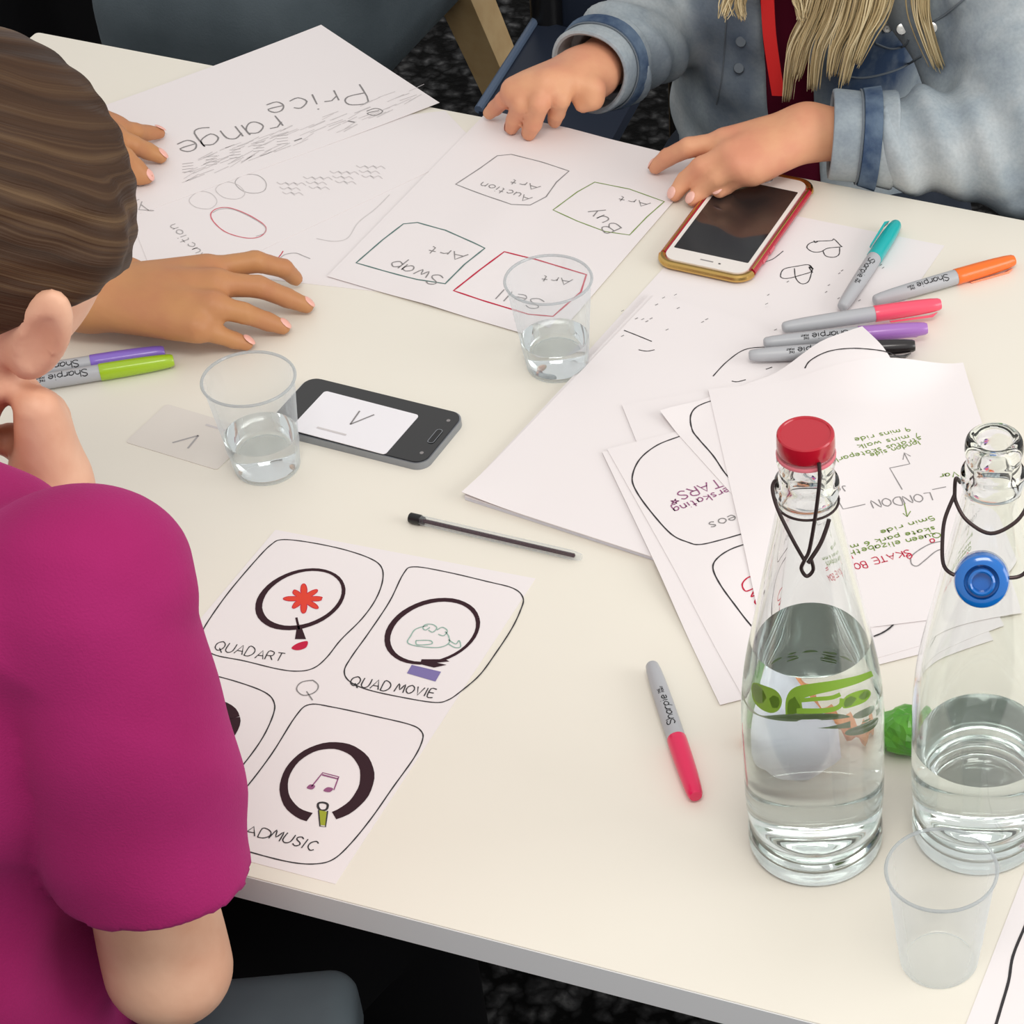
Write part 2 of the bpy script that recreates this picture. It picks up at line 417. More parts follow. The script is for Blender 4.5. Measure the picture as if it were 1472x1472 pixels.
def surface(fn, lo, hi, vox, band=1.35):
    """sparse surface nets of fn(points)->distance"""
    B = 6; lo = np.asarray(lo, float); hi = np.asarray(hi, float)
    nb = np.ceil((hi - lo)/(vox*B)).astype(int) + 1
    g = np.stack(np.meshgrid(*[np.arange(n) for n in nb], indexing='ij'), -1).reshape(-1, 3)
    act = []
    for i in range(0, len(g), 200000):
        gg = g[i:i+200000]; c = lo + (gg + .5)*vox*B
        act.append(gg[np.abs(fn(c)) < vox*B*band])
    g = np.concatenate(act)
    N = nb*B + 2
    cc = np.stack(np.meshgrid(*[np.arange(B)]*3, indexing='ij'), -1).reshape(-1, 3)
    cells = (g[:, None]*B + cc[None]).reshape(-1, 3)
    key = lambda q: (q[:, 0]*N[1] + q[:, 1])*N[2] + q[:, 2]
    off = np.stack(np.meshgrid(*[np.arange(2)]*3, indexing='ij'), -1).reshape(-1, 3)
    ck = key(cells)
    offk = (off[:, 0]*N[1] + off[:, 1])*N[2] + off[:, 2]
    pk = np.unique((ck[:, None] + offk[None]).ravel())
    pts = np.stack((pk//(N[1]*N[2]), (pk//N[2]) % N[1], pk % N[2]), -1)
    val = np.empty(len(pk))
    global CULL
    sb = pts//24; sid = (sb[:, 0]*4096 + sb[:, 1])*4096 + sb[:, 2]
    od = np.argsort(sid, kind='stable'); cut = np.flatnonzero(np.diff(sid[od])) + 1
    for g_ in np.split(od, cut):
        x = lo + pts[g_]*vox; a_, b_ = x.min(0), x.max(0)
        CULL = ((a_+b_)/2, np.linalg.norm(b_-a_)/2); val[g_] = fn(x)
    CULL = None
    idx = np.searchsorted(pk, ck[:, None] + offk[None])
    cv = val[idx]
    s = (cv < 0); m = s.any(1) & ~s.all(1)
    cells = cells[m]; cv = cv[m]; ck = ck[m]
    acc = np.zeros((len(cells), 3)); cnt = np.zeros(len(cells))
    for a in range(8):
        for b in range(a+1, 8):
            if np.abs(off[a]-off[b]).sum() != 1: continue
            x = (cv[:, a] < 0) != (cv[:, b] < 0)
            t = cv[:, a]/(cv[:, a]-cv[:, b]+1e-12)
            pt = off[a] + t[:, None]*(off[b]-off[a])
            acc[x] += pt[x]; cnt[x] += 1
    vert = lo + (cells + acc/cnt[:, None])*vox
    order = np.argsort(ck); sk = ck[order]
    st = np.array((N[1]*N[2], N[2], 1))
    faces = []
    for ax in range(3):
        a1, a2 = (ax+1) % 3, (ax+2) % 3
        i1 = np.searchsorted(pk, pk + st[ax]); i1c = np.minimum(i1, len(pk)-1)
        ok = pk[i1c] == pk + st[ax]
        sa = val < 0; sb = val[i1c] < 0
        e = ok & (sa != sb)
        k0 = pk[e]; flip = sb[e]
        q = np.stack((k0 - st[a1] - st[a2], k0 - st[a2], k0, k0 - st[a1]), 1)
        j = np.minimum(np.searchsorted(sk, q), len(sk)-1)
        good = (sk[j] == q).all(1)
        f = order[j][good]; fl = flip[good]
        f[fl] = f[fl][:, ::-1]
        faces.append(f)
    f = np.concatenate(faces)
    return vert, f
def folds(p, waves):
    d = np.zeros(len(p))
    for k, a, ph in waves:
        d += a*np.sin(p @ np.asarray(k) + ph)
    return d

# ------------------------------------------------------------------ handwriting: single-stroke letters on a 0..1 em, baseline 0, x-height .6
GL = {
'A': (.8, [[(0,0),(.4,1),(.8,0)],[(.15,.38),(.65,.38)]]),
'B': (.7, [[(0,0),(0,1),(.45,1),(.6,.8),(.45,.55),(0,.52)],[(.45,.55),(.68,.3),(.5,0),(0,0)]]),
'C': (.7, [[(.65,.85),(.4,1),(.1,.8),(0,.5),(.1,.2),(.4,0),(.65,.15)]]),
'D': (.75, [[(0,0),(0,1),(.4,1),(.72,.7),(.72,.3),(.4,0),(0,0)]]),
'E': (.6, [[(.6,1),(0,1),(0,0),(.6,0)],[(0,.5),(.5,.5)]]),
'I': (.2, [[(.1,0),(.1,1)]]),
'K': (.65, [[(0,0),(0,1)],[(.6,1),(0,.45),(.65,0)]]),
'L': (.6, [[(0,1),(0,0),(.6,0)]]),
'M': (.95, [[(0,0),(.15,1),(.48,.3),(.8,1),(.95,0)]]),
'N': (.75, [[(0,0),(0,1),(.72,0),(.72,1)]]),
'O': (.8, [[(.4,1),(.1,.8),(0,.5),(.1,.2),(.4,0),(.7,.2),(.8,.5),(.7,.8),(.4,1)]]),
'Q': (.9, [[(.45,1),(.1,.8),(0,.5),(.1,.2),(.45,0),(.75,.2),(.85,.5),(.75,.8),(.45,1)],[(.5,.3),(.95,-.15)]]),
'R': (.7, [[(0,0),(0,1),(.5,1),(.62,.78),(.5,.52),(0,.5)],[(.3,.5),(.68,0)]]),
'S': (.6, [[(.58,.85),(.35,1),(.08,.88),(.08,.65),(.5,.42),(.58,.18),(.3,0),(0,.15)]]),
'T': (.7, [[(0,1),(.7,1)],[(.35,1),(.35,0)]]),
'U': (.75, [[(0,1),(0,.25),(.35,0),(.7,.25),(.72,1)]]),
'V': (.75, [[(0,1),(.36,0),(.74,1)]]),
'P': (.65, [[(0,-.05),(0,1),(.5,1),(.65,.75),(.5,.5),(0,.48)]]),
'J': (.5, [[(.4,1),(.4,.2),(.2,0),(0,.15)]]),
'F': (.55, [[(0,0),(0,1),(.55,1)],[(0,.5),(.45,.5)]]),
'a': (.55, [[(.5,.5),(.25,.6),(0,.35),(.1,.05),(.3,.02),(.5,.3),(.5,.6),(.52,0)]]),
'b': (.55, [[(0,1),(0,0),(.3,0),(.52,.28),(.3,.58),(0,.4)]]),
'c': (.5, [[(.45,.5),(.25,.6),(0,.3),(.2,0),(.48,.1)]]),
'd': (.55, [[(.52,.45),(.25,.6),(0,.3),(.2,0),(.5,.2),(.52,1),(.54,0)]]),
'e': (.5, [[(.03,.3),(.48,.34),(.35,.58),(.12,.55),(0,.28),(.15,.02),(.47,.08)]]),
'f': (.4, [[(.4,.95),(.22,1),(.15,.8),(.15,0)],[(0,.58),(.35,.58)]]),
'g': (.55, [[(.5,.5),(.25,.6),(0,.35),(.12,.05),(.48,.25),(.5,.6),(.5,-.2),(.3,-.38),(.02,-.28)]]),
'h': (.52, [[(0,1),(0,0)],[(0,.4),(.25,.6),(.48,.45),(.5,0)]]),
'i': (.15, [[(.07,.6),(.07,0)],[(.05,.85),(.1,.87)]]),
'k': (.5, [[(0,1),(0,0)],[(.45,.6),(.02,.25),(.5,0)]]),
'l': (.15, [[(.07,1),(.07,0)]]),
'm': (.8, [[(0,.6),(0,0)],[(0,.4),(.2,.6),(.38,.45),(.38,0)],[(.38,.4),(.58,.6),(.76,.45),(.78,0)]]),
'n': (.5, [[(0,.6),(0,0)],[(0,.4),(.25,.6),(.46,.45),(.48,0)]]),
'o': (.55, [[(.27,.6),(.03,.42),(.03,.15),(.27,0),(.5,.15),(.5,.42),(.27,.6)]]),
'p': (.55, [[(0,.6),(0,-.4)],[(0,.4),(.27,.6),(.52,.32),(.27,0),(0,.15)]]),
'r': (.42, [[(0,.6),(0,0)],[(0,.38),(.2,.58),(.42,.55)]]),
's': (.42, [[(.4,.52),(.2,.6),(.04,.47),(.38,.18),(.2,0),(0,.1)]]),
't': (.4, [[(.18,.95),(.18,.1),(.35,0)],[(0,.62),(.38,.62)]]),
'u': (.52, [[(0,.6),(.02,.15),(.22,0),(.48,.2),(.48,.6),(.5,0)]]),
'v': (.5, [[(0,.6),(.24,0),(.5,.6)]]),
'w': (.75, [[(0,.6),(.18,0),(.37,.45),(.56,0),(.75,.6)]]),
'x': (.5, [[(0,.6),(.5,0)],[(.5,.6),(0,0)]]),
'y': (.52, [[(0,.6),(.25,.05)],[(.52,.6),(.1,-.4)]]),
'z': (.5, [[(0,.6),(.48,.6),(0,0),(.5,0)]]),
'6': (.5, [[(.4,1),(.08,.6),(0,.25),(.2,0),(.46,.15),(.4,.45),(.05,.35)]]),
'7': (.5, [[(0,1),(.5,1),(.2,0)]]),
'9': (.5, [[(.45,.7),(.2,.5),(.02,.75),(.25,1),(.47,.8),(.4,0)]]),
'5': (.5, [[(.48,1),(.05,1),(.03,.55),(.35,.6),(.48,.3),(.3,0),(0,.08)]]),
'*': (.6, [[(.3,.75),(.36,.5),(.6,.5),(.4,.36),(.5,.1),(.3,.28),(.1,.1),(.2,.36),(0,.5),(.24,.5),(.3,.75)]]),
"'": (.15, [[(.08,1),(.08,.8)]]), '.': (.2, [[(.05,.02),(.12,.04)]]), '-': (.4, [[(0,.35),(.4,.35)]]), '?': (.5,[[(0,.8),(.25,1),(.5,.75),(.25,.45),(.25,.25)],[(.25,.05),(.27,.0)]]),
}
def letters(s, gap=.22):
    """-> (list of polylines in em units, total width)"""
    x = 0; out = []
    for ch in s:
        if ch == ' ': x += .5; continue
        w, st = GL[ch]
        for pl in st: out.append([(x + a, b) for a, b in pl])
        x += w + gap
    return out, max(x - gap, .1)

class Ink:
    """drawing on one sheet: flat strokes that follow the sheet's surface, one child object per drawn thing"""
    def __init__(self, sheet, zf, z0, lift=.22):
        self.s = sheet; self.zf = zf; self.z0 = z0; self.lift = lift
        self.p = []                         # parts in progress: (name, mat, MB)
        self.mb = None
        self.k = 0
    def part(self, name, m):
        self.mb = MB(); self.p.append((name, m, self.mb)); self.lift += .004; return self
    def w(self, px):
        out = []
        for x, y in px:
            z = self.z0
            for _ in range(3): q = T(x, y, z); z = self.zf(q[0], q[1])
            out.append(q[:2])
        return out
    def z(self, x, y): return self.zf(x, y) + self.lift
    def ribbon(self, pts, wd, closed=False):
        P = []
        pts = [np.asarray(q, float) for q in pts]
        if closed: pts = pts + [pts[0]]
        for a, b in zip(pts[:-1], pts[1:]):
            n = max(1, int(np.linalg.norm(b-a)/6))
            for i in range(n): P.append(a + (b-a)*i/n)
        P.append(pts[-1])
        P = [P[0]] + [b for a, b in zip(P[:-1], P[1:]) if np.linalg.norm(b-a) > 1e-4]
        if len(P) < 2: return self
        v = []; f = []; m = len(P)
        for i, q in enumerate(P):
            a = P[i-1] if i else (P[-2] if closed else q); b = P[i+1] if i < m-1 else (P[1] if closed else q)
            t = b - a; t = t/(np.linalg.norm(t)+1e-9); nrm = np.array((-t[1], t[0]))
            ww = wd*.5 if not callable(wd) else wd(i/(m-1))*.5
            ww *= 1 + (.12 if ww < .8 else .03)*math.sin(i*1.7 + len(self.mb.v))
            for s in (1, -1):
                e = q + nrm*ww*s; v.append((e[0], e[1], self.z(q[0], q[1])))
        for i in range(m-1): f.append((2*i+1, 2*i+3, 2*i+2, 2*i))
        self.mb.add(v, f); return self
    def line(self, px, wd=.9, closed=False, smooth=True, n=6):
        q = self.w(px)
        if smooth and len(q) > 2: q = spline(q, n, closed)
        return self.ribbon(q, wd, closed)
    def fill(self, px, smooth=True):
        q = self.w(px)
        if smooth: q = spline(q, 5, True)
        c = np.mean(q, axis=0)
        v = [(c[0], c[1], self.z(*c))] + [(a[0], a[1], self.z(a[0], a[1])) for a in q]
        n = len(q); ar = sum(q[i][0]*q[(i+1)%n][1]-q[(i+1)%n][0]*q[i][1] for i in range(n))
        f = [(0, 1+i, 1+(i+1)%n) if ar > 0 else (0, 1+(i+1)%n, 1+i) for i in range(n)]
        self.mb.add(v, f); return self
    def text(self, s, p0, p1, size=None, wd=.8, slant=0.0, gap=.22, wob=.03):
        """text from pixel p0 to p1 along its baseline; size in mm (letter height)"""
        a, b = self.w([p0, p1]); d = b - a; L = np.linalg.norm(d); u = d/L; v = np.array((-u[1], u[0]))
        st, tw = letters(s, gap)
        sx = L/tw; sy = size or sx
        for pl in st:
            j = random.Random(len(self.mb.v)); jx, jy = j.uniform(-wob, wob), j.uniform(-wob, wob)
            q = [a + u*(sx*(x+jx) + slant*sy*y) + v*(sy*(y+jy)) for x, y in pl]
            if len(q) > 3: q = spline(q, 3)
            self.ribbon(q, wd)
        return self
    def done(self):
        for name, m, mb in self.p:
            if mb.v:
                o = mb.build(name, m, self.s, smooth=False)
                if name in ('pen_specks', 'pencil_shading', 'pencil_bars', 'pencil_notes'): o['kind'] = 'stuff'

def sheet(name, corners, label, zf=None, z0=.3, mt='paper', group=None, th=.25, step=9.0, cat='paper'):
    """corners TL, TR, BR, BL in survey xy"""
    TL, TR, BR, BL = [np.asarray(c, float)[:2] for c in corners]
    zf = zf or (lambda x, y: z0)
    nx = max(2, int(np.linalg.norm(TR-TL)/step)); ny = max(2, int(np.linalg.norm(BL-TL)/step))
    v = []; f = []
    for lay in (0, 1):
        for j in range(ny+1):
            for i in range(nx+1):
                a, b = i/nx, j/ny
                q = (TL*(1-a)+TR*a)*(1-b) + (BL*(1-a)+BR*a)*b
                v.append((q[0], q[1], zf(q[0], q[1]) - (th if lay else 0)))
    n1 = (nx+1)*(ny+1); I = lambda i, j: j*(nx+1)+i
    for j in range(ny):
        for i in range(nx):
            a, b, c, d = I(i,j), I(i+1,j), I(i+1,j+1), I(i,j+1)
            f.append((a, d, c, b)); f.append((a+n1, b+n1, c+n1, d+n1))
    rim = [I(i,0) for i in range(nx)] + [I(nx,j) for j in range(ny)] + [I(i,ny) for i in range(nx,0,-1)] + [I(0,j) for j in range(ny,0,-1)]
    for k in range(len(rim)):
        a, b = rim[k], rim[(k+1)%len(rim)]; f.append((a, b, b+n1, a+n1))
    o = obj(name, v, f, M[mt], None, True); auto_smooth(o, 40)
    return tag(o, label, cat, group), Ink(o, zf, z0)
def rect(tl, ang, w, h):
    """corners from the top-left one; ang = direction of the top edge, degrees"""
    a = math.radians(ang); u = np.array((math.cos(a), math.sin(a))); d = np.array((u[1], -u[0])); tl = np.asarray(tl, float)[:2]
    return tl, tl+u*w, tl+u*w+d*h, tl+d*h
def sstep(x, a, b):
    t = min(max((x-a)/(b-a), 0), 1); return t*t*(3-2*t)

# ------------------------------------------------------------------ setting
mb = MB(); mb.box((-3600, -2200, -760), (2200, 4600, -740))
tag(mb.build('floor', M['carpet'], smooth=False), kind='structure')
# ------------------------------------------------------------------ table
XL, XR, YN, YF = -1459.0, 341.0, 900.0, 1812.0
tb = thing('meeting_table', ((XL+XR)/2, (YN+YF)/2, -740), 'large white laminate table covered with papers, bottles and markers', 'table')
mb = MB(); mb.prism(rounded(XL, YN, XR, YF, 4, 3), -25, 0); mb.build('table_top', M['table'], tb, sharp=30)
e = MB()
for a, b in (((XL+3, YN-.8, -24.6), (XR-3, YN+1.2, -1.0)), ((XL+3, YF-1.2, -24.6), (XR-3, YF+.8, -1.0)), ((XL-.8, YN+3, -24.6), (XL+1.2, YF-3, -1.0)), ((XR-1.2, YN+3, -24.6), (XR+.8, YF-3, -1.0))): e.box(a, b)
e.build('edge_band', M['edge'], tb, smooth=False)
for lx in (XL+90, XR-90):
    for ly in (YN+110, YF-110):
        m_ = MB(); m_.tube([(lx, ly, -740), (lx, ly, -26)], 24, 20); m_.build('leg', M['black_plastic'], tb)
m_ = MB(); m_.box((XL+100, YN+105, -60), (XR-100, YN+125, -26)); m_.box((XL+100, YF-125, -60), (XR-100, YF-105, -26)); m_.build('under_frame', M['black_plastic'], tb, smooth=False)

# ------------------------------------------------------------------ papers
# quad sheet
S, K = sheet('drawing_sheet', (T(396,762), T(770,832), np.array((-676., 911., 0)), np.array((-893., 912., 0))), 'white sheet of four framed drawings captioned quad art, movie and music', z0=.35)
K.part('frame_line', M['ink']).line([(405,776),(440,779),(490,789),(530,802),(548,815),(550,835),(540,862),(520,890),(490,920),(470,945),(452,960),(430,965),(400,962),(350,950),(310,942),(292,930),(290,912),(300,892),(330,850),(370,803),(390,783)], 1.0, True)
K.part('frame_line', M['ink']).line([(595,815),(640,822),(700,836),(738,846),(752,860),(748,878),(735,905),(712,940),(690,970),(665,992),(645,1006),(625,1010),(580,1003),(530,992),(503,980),(495,965),(505,945),(530,910),(560,865),(580,825)], 1.0, True)
K.part('frame_line', M['ink']).line([(245,958),(290,967),(340,980),(380,995),(394,1010),(392,1030),(375,1065),(345,1105),(325,1122),(280,1150),(200,1150),(180,1100)], 1.0, True)
K.part('frame_line', M['ink']).line([(445,1013),(480,1017),(540,1030),(590,1042),(606,1052),(607,1065),(595,1090),(565,1132),(535,1175),(505,1212),(480,1235),(455,1242),(420,1240),(370,1228),(320,1212),(300,1195),(320,1165),(350,1137),(390,1085),(425,1030)], 1.0, True)
def ring(K, cx, cy, rx, ry, w0, w1, ph=0.0, rot=0.0, a0=0.0, a1=360.0, m='ink_brown'):
    n = 40; px = []
    for i in range(n+1):
        a = math.radians(a0 + (a1-a0)*i/n); x, y = rx*math.cos(a), ry*math.sin(a)
        px.append((cx + x*math.cos(rot)-y*math.sin(rot), cy + x*math.sin(rot)+y*math.cos(rot)))
    K.part('thick_ring', M[m]); K.ribbon(K.w(px), lambda t: w0 + (w1-w0)*(.5+.5*math.cos(2*math.pi*t + ph)))
ring(K, 433, 861, 63, 39, 2.6, 5.2, 3.4, -.32)
ring(K, 622, 908, 67, 43, 2.6, 4.6, 2.0, -.3)
ring(K, 283, 1046, 56, 35, 3.0, 7.5, .2, -.25)
ring(K, 468, 1124, 62, 50, 5.0, 9.5, 1.2, -.42, 132, 458)
sp = []
for i in range(64):
    a = 2*math.pi*i/64; l_ = .5+.5*math.cos(8*a); r_ = 10 + (8 + 8*abs(math.sin(2.3*a+.5)))*l_**.7
    sp.append((437 + 1.15*r_*math.cos(a), 861 + .85*r_*math.sin(a)))
K.part('paint_splat', M['ink_scarlet']).fill(sp)
K.part('splat_outline', M['ink_red']).line(sp, .6, True, True, 2)
K.part('brush', M['ink_brown']).line([(426,888),(430,905)], 1.6).fill([(427,900),(433,900),(440,919),(424,919)], False)
K.part('paint_blob', M['ink_red']).fill([(419,932),(428,925),(442,922),(440,931),(428,935)])
K.part('movie_camera', M['ink_mint']).line([(590,915),(597,905),(612,900),(615,900)],.9).line([(590,915),(586,924),(600,929),(630,931),(645,925),(645,915),(640,908)],.9).line([(618,902),(612,906),(608,903),(612,898),(622,898),(628,903),(622,909),(616,906)],.9).line([(628,906),(636,902),(643,907),(638,914),(630,912)],.9).line([(645,920),(655,926),(660,921),(662,930),(654,931),(645,926)],.9).line([(598,921),(618,921),(620,926),(600,927),(598,921)],.9)
K.part('clapper_hinge', M['ink_brown']).fill([(606,948),(640,948),(646,951),(628,953),(642,956),(624,960),(604,955)], False)
K.part('clapper_board', M['ink_violet']).fill([(592,956),(634,966),(626,980),(585,968)], False)
K.part('music_note', M['ink_plum']).line([(448,1131),(464,1111),(487,1117),(480,1136)], .9, smooth=False).line([(463,1114),(486,1120)], 1.2).fill([(441,1133),(446,1128),(453,1130),(449,1135)]).fill([(465,1137),(471,1132),(479,1134),(474,1139)])
K.part('microphone_head', M['ink']).line([(457,1160),(458,1155),(465,1154),(471,1157),(469,1164),(461,1165),(457,1160)], 1.6)
K.part('microphone', M['ink_mic']).fill([(458,1165),(470,1167),(468,1187),(459,1186)], False)
K.part('microphone_line', M['ink']).line([(458,1165),(460,1188),(468,1189),(471,1166)], .9, False, False)
K.part('food_doodle', M['ink_rose']).line([(276,1045),(285,1040),(300,1042),(312,1046),(306,1058),(296,1064),(282,1058),(272,1050)], .8).line([(285,1040),(288,1034),(294,1036),(296,1041)], .8).line([(274,1060),(290,1066),(305,1066)], .8)
K.part('lettering', M['ink']).text('QUAD', (306,934), (362,944), 9.5, .8).text('ART', (366,946), (404,951), 8.5, .8)
K.part('lettering', M['ink']).text('QUAD', (501,985), (558,994), 9.5, .9).text('MOVIE', (566,994), (622,1003), 8.5, .9)
K.part('lettering', M['ink']).text('QUAD', (308,1192), (386,1206), 8, .8).text('MUSIC', (386,1205), (450,1224), 8.5, .9)
K.part('lettering', M['pencil']).text('Q', (420,997), (450,1003), 16, .9, gap=.1)
K.done()

# price range sheets: three sheets at the far end of the table
def quad(o, u, d, L, H):
    o = np.asarray(o, float)[:2]; u = np.asarray(u, float); u /= np.linalg.norm(u); d = np.asarray(d, float); d /= np.linalg.norm(d)
    return o+u*L, o, o+d*H, o+u*L+d*H      # TL (far along writing), TR, BR, BL
S, K = sheet('price_notes_sheet', (T(146,222), T(722,226), T(604,426), T(186,380)), 'pencilled sheet with a faint rounded box under the tanned hand', z0=.3)
K.part('pencil_box', M['pencil_faint']).line([(455,343),(480,347),(500,342),(515,320),(540,300),(560,280)],.8)
K.part('pencil_curve', M['pencil_mid']).line([(402,372),(410,366),(425,364),(436,368),(446,372)], .9)
K.part('red_curve', M['ink_red']).line([(399,372),(404,366),(407,361)], .9)
K.done()
S, K = sheet('price_notes_sheet', (T(150,215), T(640,160), T(690,213), T(232,428)), 'pencilled sheet with bubble circles and a red oval, middle of the price papers', z0=.7)
K.part('lettering', M['pencil_mid']).text('Auction', (300,372), (252,322), 9, 1.0)
K.part('pencil_circle', M['pencil_mid']).line([(338,262),(350,252),(370,252),(382,262),(380,274),(365,278),(348,274)], .7, True)
K.part('pencil_circle', M['pencil_faint']).line([(310,272),(325,262),(342,266),(352,278),(342,286),(322,284)], .7, True)
K.part('pencil_circle', M['pencil_faint']).line([(272,288),(285,276),(303,278),(312,290),(302,300),(282,298)], .7, True)
K.part('red_oval', M['ink_rose']).line([(303,308),(312,300),(330,299),(355,308),(378,322),(382,332),(372,341),(352,342),(325,334),(308,320)], 1.1, True)
K.part('oval_outline', M['pencil_mid']).line([(306,306),(316,301),(334,301),(358,311),(380,325),(380,335),(368,340)], .6)
for k in range(4):
    K.part('pencil_notes', M['pencil_faint'])
    for i in range(7):
        x0 = 398 + k*38 + i*4; y0 = 262 - k*8 + (i%3)*7
        K.line([(x0, y0), (x0+6, y0+3), (x0+12, y0+1), (x0+18, y0+5)], .8)
K.done()
# top sheet, its far part sticking out past the table edge and lifting a little
def zA(x, y): return 1.1 + .00022*max(0, y-1700)**2*.5
S, K = sheet('price_range_sheet', (T(52,186,1), T(462,38,4), T(632,149,1.5), T(140,329,1)), 'sheet headed Price range overhanging the table edge by the grey chair', zA, 1.2)
K.z0 = 1.6
K.part('lettering', M['pencil']).text('Price', (518,122), (382,150), 31, 1.5, gap=.18)
K.part('lettering', M['pencil']).text('range', (396,166), (252,206), 33, 1.5, gap=.12)
K.part('lettering', M['pencil_mid']).text('Art', (222,303), (178,270), 9, 1.0)
K.part('lettering', M['pencil_mid']).text('Buy', (214,262), (178,246), 9, 1.0)
K.part('pencil_shading', M['pencil_faint'])
rr = random.Random(5)
for i in range(90):
    t = rr.random(); s = rr.random()
    x0 = 610 - 330*t; y0 = 118 + 108*t + 30*s
    K.line([(x0, y0), (x0-16-10*rr.random(), y0+8+3*rr.random())], .5 + .4*rr.random(), smooth=False)
K.part('pencil_scribble', M['pencil']).line([(527,160),(540,156),(550,160),(540,166),(528,163),(545,159)], 1.1)
K.part('pencil_dash', M['pencil']).line([(500,174),(510,176)], 1.6)
K.part('pencil_dash', M['pencil']).line([(423,203),(434,199)], 1.6)
K.part('pencil_bars', M['pencil_mid'])
for i in range(5):
    x0 = 262+i*34; y0 = 236 - i*10
    for j in range(4): K.line([(x0, y0+4*j), (x0+16, y0+4*j-2)], .6, smooth=False)
K.done()

# sheet with the four art boxes
cS = (np.array((-990., 1824.)), np.array((-766., 1806.)), np.array((-786., 1506.)), np.array((-1004., 1531.)))
def zS(x, y): return 1.4 + 1.2*max(0, 1-abs(x+905+(1660-y)*.0)/40) + 2.0*sstep(y, 1780, 1840)*0
S, K = sheet('art_boxes_sheet', cS, 'creased sheet with Auction, Buy and Swap Art boxes under a hand', zS, 1.4)
K.part('box_outline', M['pencil']).line([(655,265),(690,242),(715,224),(735,222),(775,232),(818,246),(800,262),(785,283),(762,295),(735,294),(700,282)], 1.0, True, False)
K.part('box_outline', M['ink_green']).line([(795,302),(830,276),(855,262),(905,272),(955,290),(930,312),(905,338),(870,333),(830,318)], 1.0, True, False)
K.part('box_outline', M['ink_teal']).line([(512,378),(550,345),(580,322),(600,320),(640,331),(697,357),(668,380),(640,408),(600,402),(550,389)], 1.3, True, False)
K.part('box_outline', M['ink_red']).line([(652,418),(690,388),(725,362),(770,373),(843,395),(835,420),(795,455),(760,452),(700,434)], 1.5, True, False)
K.part('lettering', M['pencil']).text('Auction', (766,284), (695,262), 9, .9)
K.part('lettering', M['pencil']).text('Art', (778,268), (738,258), 8, .9)
K.part('lettering', M['pencil']).text('Buy', (893,328), (856,300), 14, 1.1)
K.part('lettering', M['pencil']).text('Art', (936,292), (893,282), 8, .9)
K.part('lettering', M['pencil']).text('Swap', (640,398), (568,374), 15, 1.1)
K.part('lettering', M['pencil']).text('Art', (674,366), (622,354), 11, 1.0)
K.part('lettering', M['pencil']).text('Sell', (785,432), (722,416), 15, 1.0)
K.part('lettering', M['pencil']).text('Art', (824,402), (782,396), 9, 1.0)
K.done()

# paper stack and the doodle sheet tucked beneath it
STK = 6.5
c0 = T(668, 722)[:2]; angS = -7.0
def in_stack(x, y):   # signed distance-ish to the stack's rectangle (positive outside)
    a = math.radians(angS); dx, dy = x-(-768), y-1296
    u = dx*math.cos(a)+dy*math.sin(a); v = -dx*math.sin(a)+dy*math.cos(a)
    return max(-u, u-212, -v, v-297)
sd_tl = np.array((-729., 1752.))
S, K = sheet('doodle_sheet', (sd_tl, np.array((-522., 1750.)), np.array((-541., 1458.)), np.array((-757., 1470.))), 'white sheet with two small outlined doodles beside the red cased phone', z0=.5, mt='paper2')
K.part('doodle', M['ink']).line([(1160,356),(1164,350),(1175,347),(1195,346),(1199,344),(1208,353),(1209,355),(1190,357),(1180,362),(1168,362)], .9, True).line([(1183,361),(1187,368),(1198,370),(1206,366),(1207,356)], .9).line([(1170,346),(1172,349),(1176,347)],.9)
K.part('doodle', M['ink']).line([(1122,396),(1127,387),(1145,383),(1163,381),(1167,390),(1150,396),(1135,400),(1125,400)], .9, True).line([(1142,386),(1144,400),(1152,408),(1162,405),(1167,391)], .9).line([(1163,381),(1169,387),(1163,384),(1168,392)], 1.1)
K.part('pen_stroke', M['ink']).line([(1099,377),(1112,372),(1126,361)], .8)
K.part('pen_specks', M['pencil'])
for x, y in ((1131,406),(1205,394),(1209,390),(1265,382),(1268,386),(1190,411),(1186,421),(1204,430),(1234,433),(1103,425)): K.line([(x,y),(x+3,y-2)], .8, smooth=False)
K.done()
base = rect((-768+297*math.sin(math.radians(7)), 1296+297*math.cos(math.radians(7))), angS, 210, 297)
pad = MB()
q = rect((-766+297*math.sin(math.radians(7)), 1296+297*math.cos(math.radians(7))), angS, 208, 296)
pad.prism([tuple(p) for p in (q[3], q[2], q[1], q[0])], .2, 4.3)
pd = tag(pad.build('paper_stack', M['paper_edge'], smooth=False), 'thick stack of blank white paper behind the clear pen', 'paper stack')
for i, (dx, dy, da, zz) in enumerate(((3, 4, -.6, 4.65), (1, 6, .3, 5.0), (5, 2, -.2, 5.3))):
    a = math.radians(angS+da)
    bl = np.array((-769+dx, 1293+dy)); tl = bl + 297*np.array((-math.sin(a), math.cos(a)))
    sheet('loose_sheet', rect(tl, angS+da, 210, 297), ('blank loose sheet resting directly on the thick paper stack', 'blank loose sheet between two others on the paper stack', 'blank loose sheet just under the speck marked top sheet')[i], z0=zz, group='loose blank sheets on the stack', step=40)
a = math.radians(-7.3); bl = T(664,711,6.4)[:2]; tl = bl + 297*np.array((-math.sin(a), math.cos(a)))
S, K = sheet('top_sheet', rect(tl, -7.3, 210, 297), 'topmost sheet of the paper stack, marked with ink specks', lambda x, y: 6.2 + 3.0*max(0, 1-math.hypot(x-bl[0], y-bl[1])/60)**2, 6.2, mt='paper2')
K.part('ink_dash', M['ink']).line([(897,475),(915,482),(937,491)], 1.0)
K.part('ink_dash', M['ink']).line([(918,503),(930,505),(941,503)], .9)
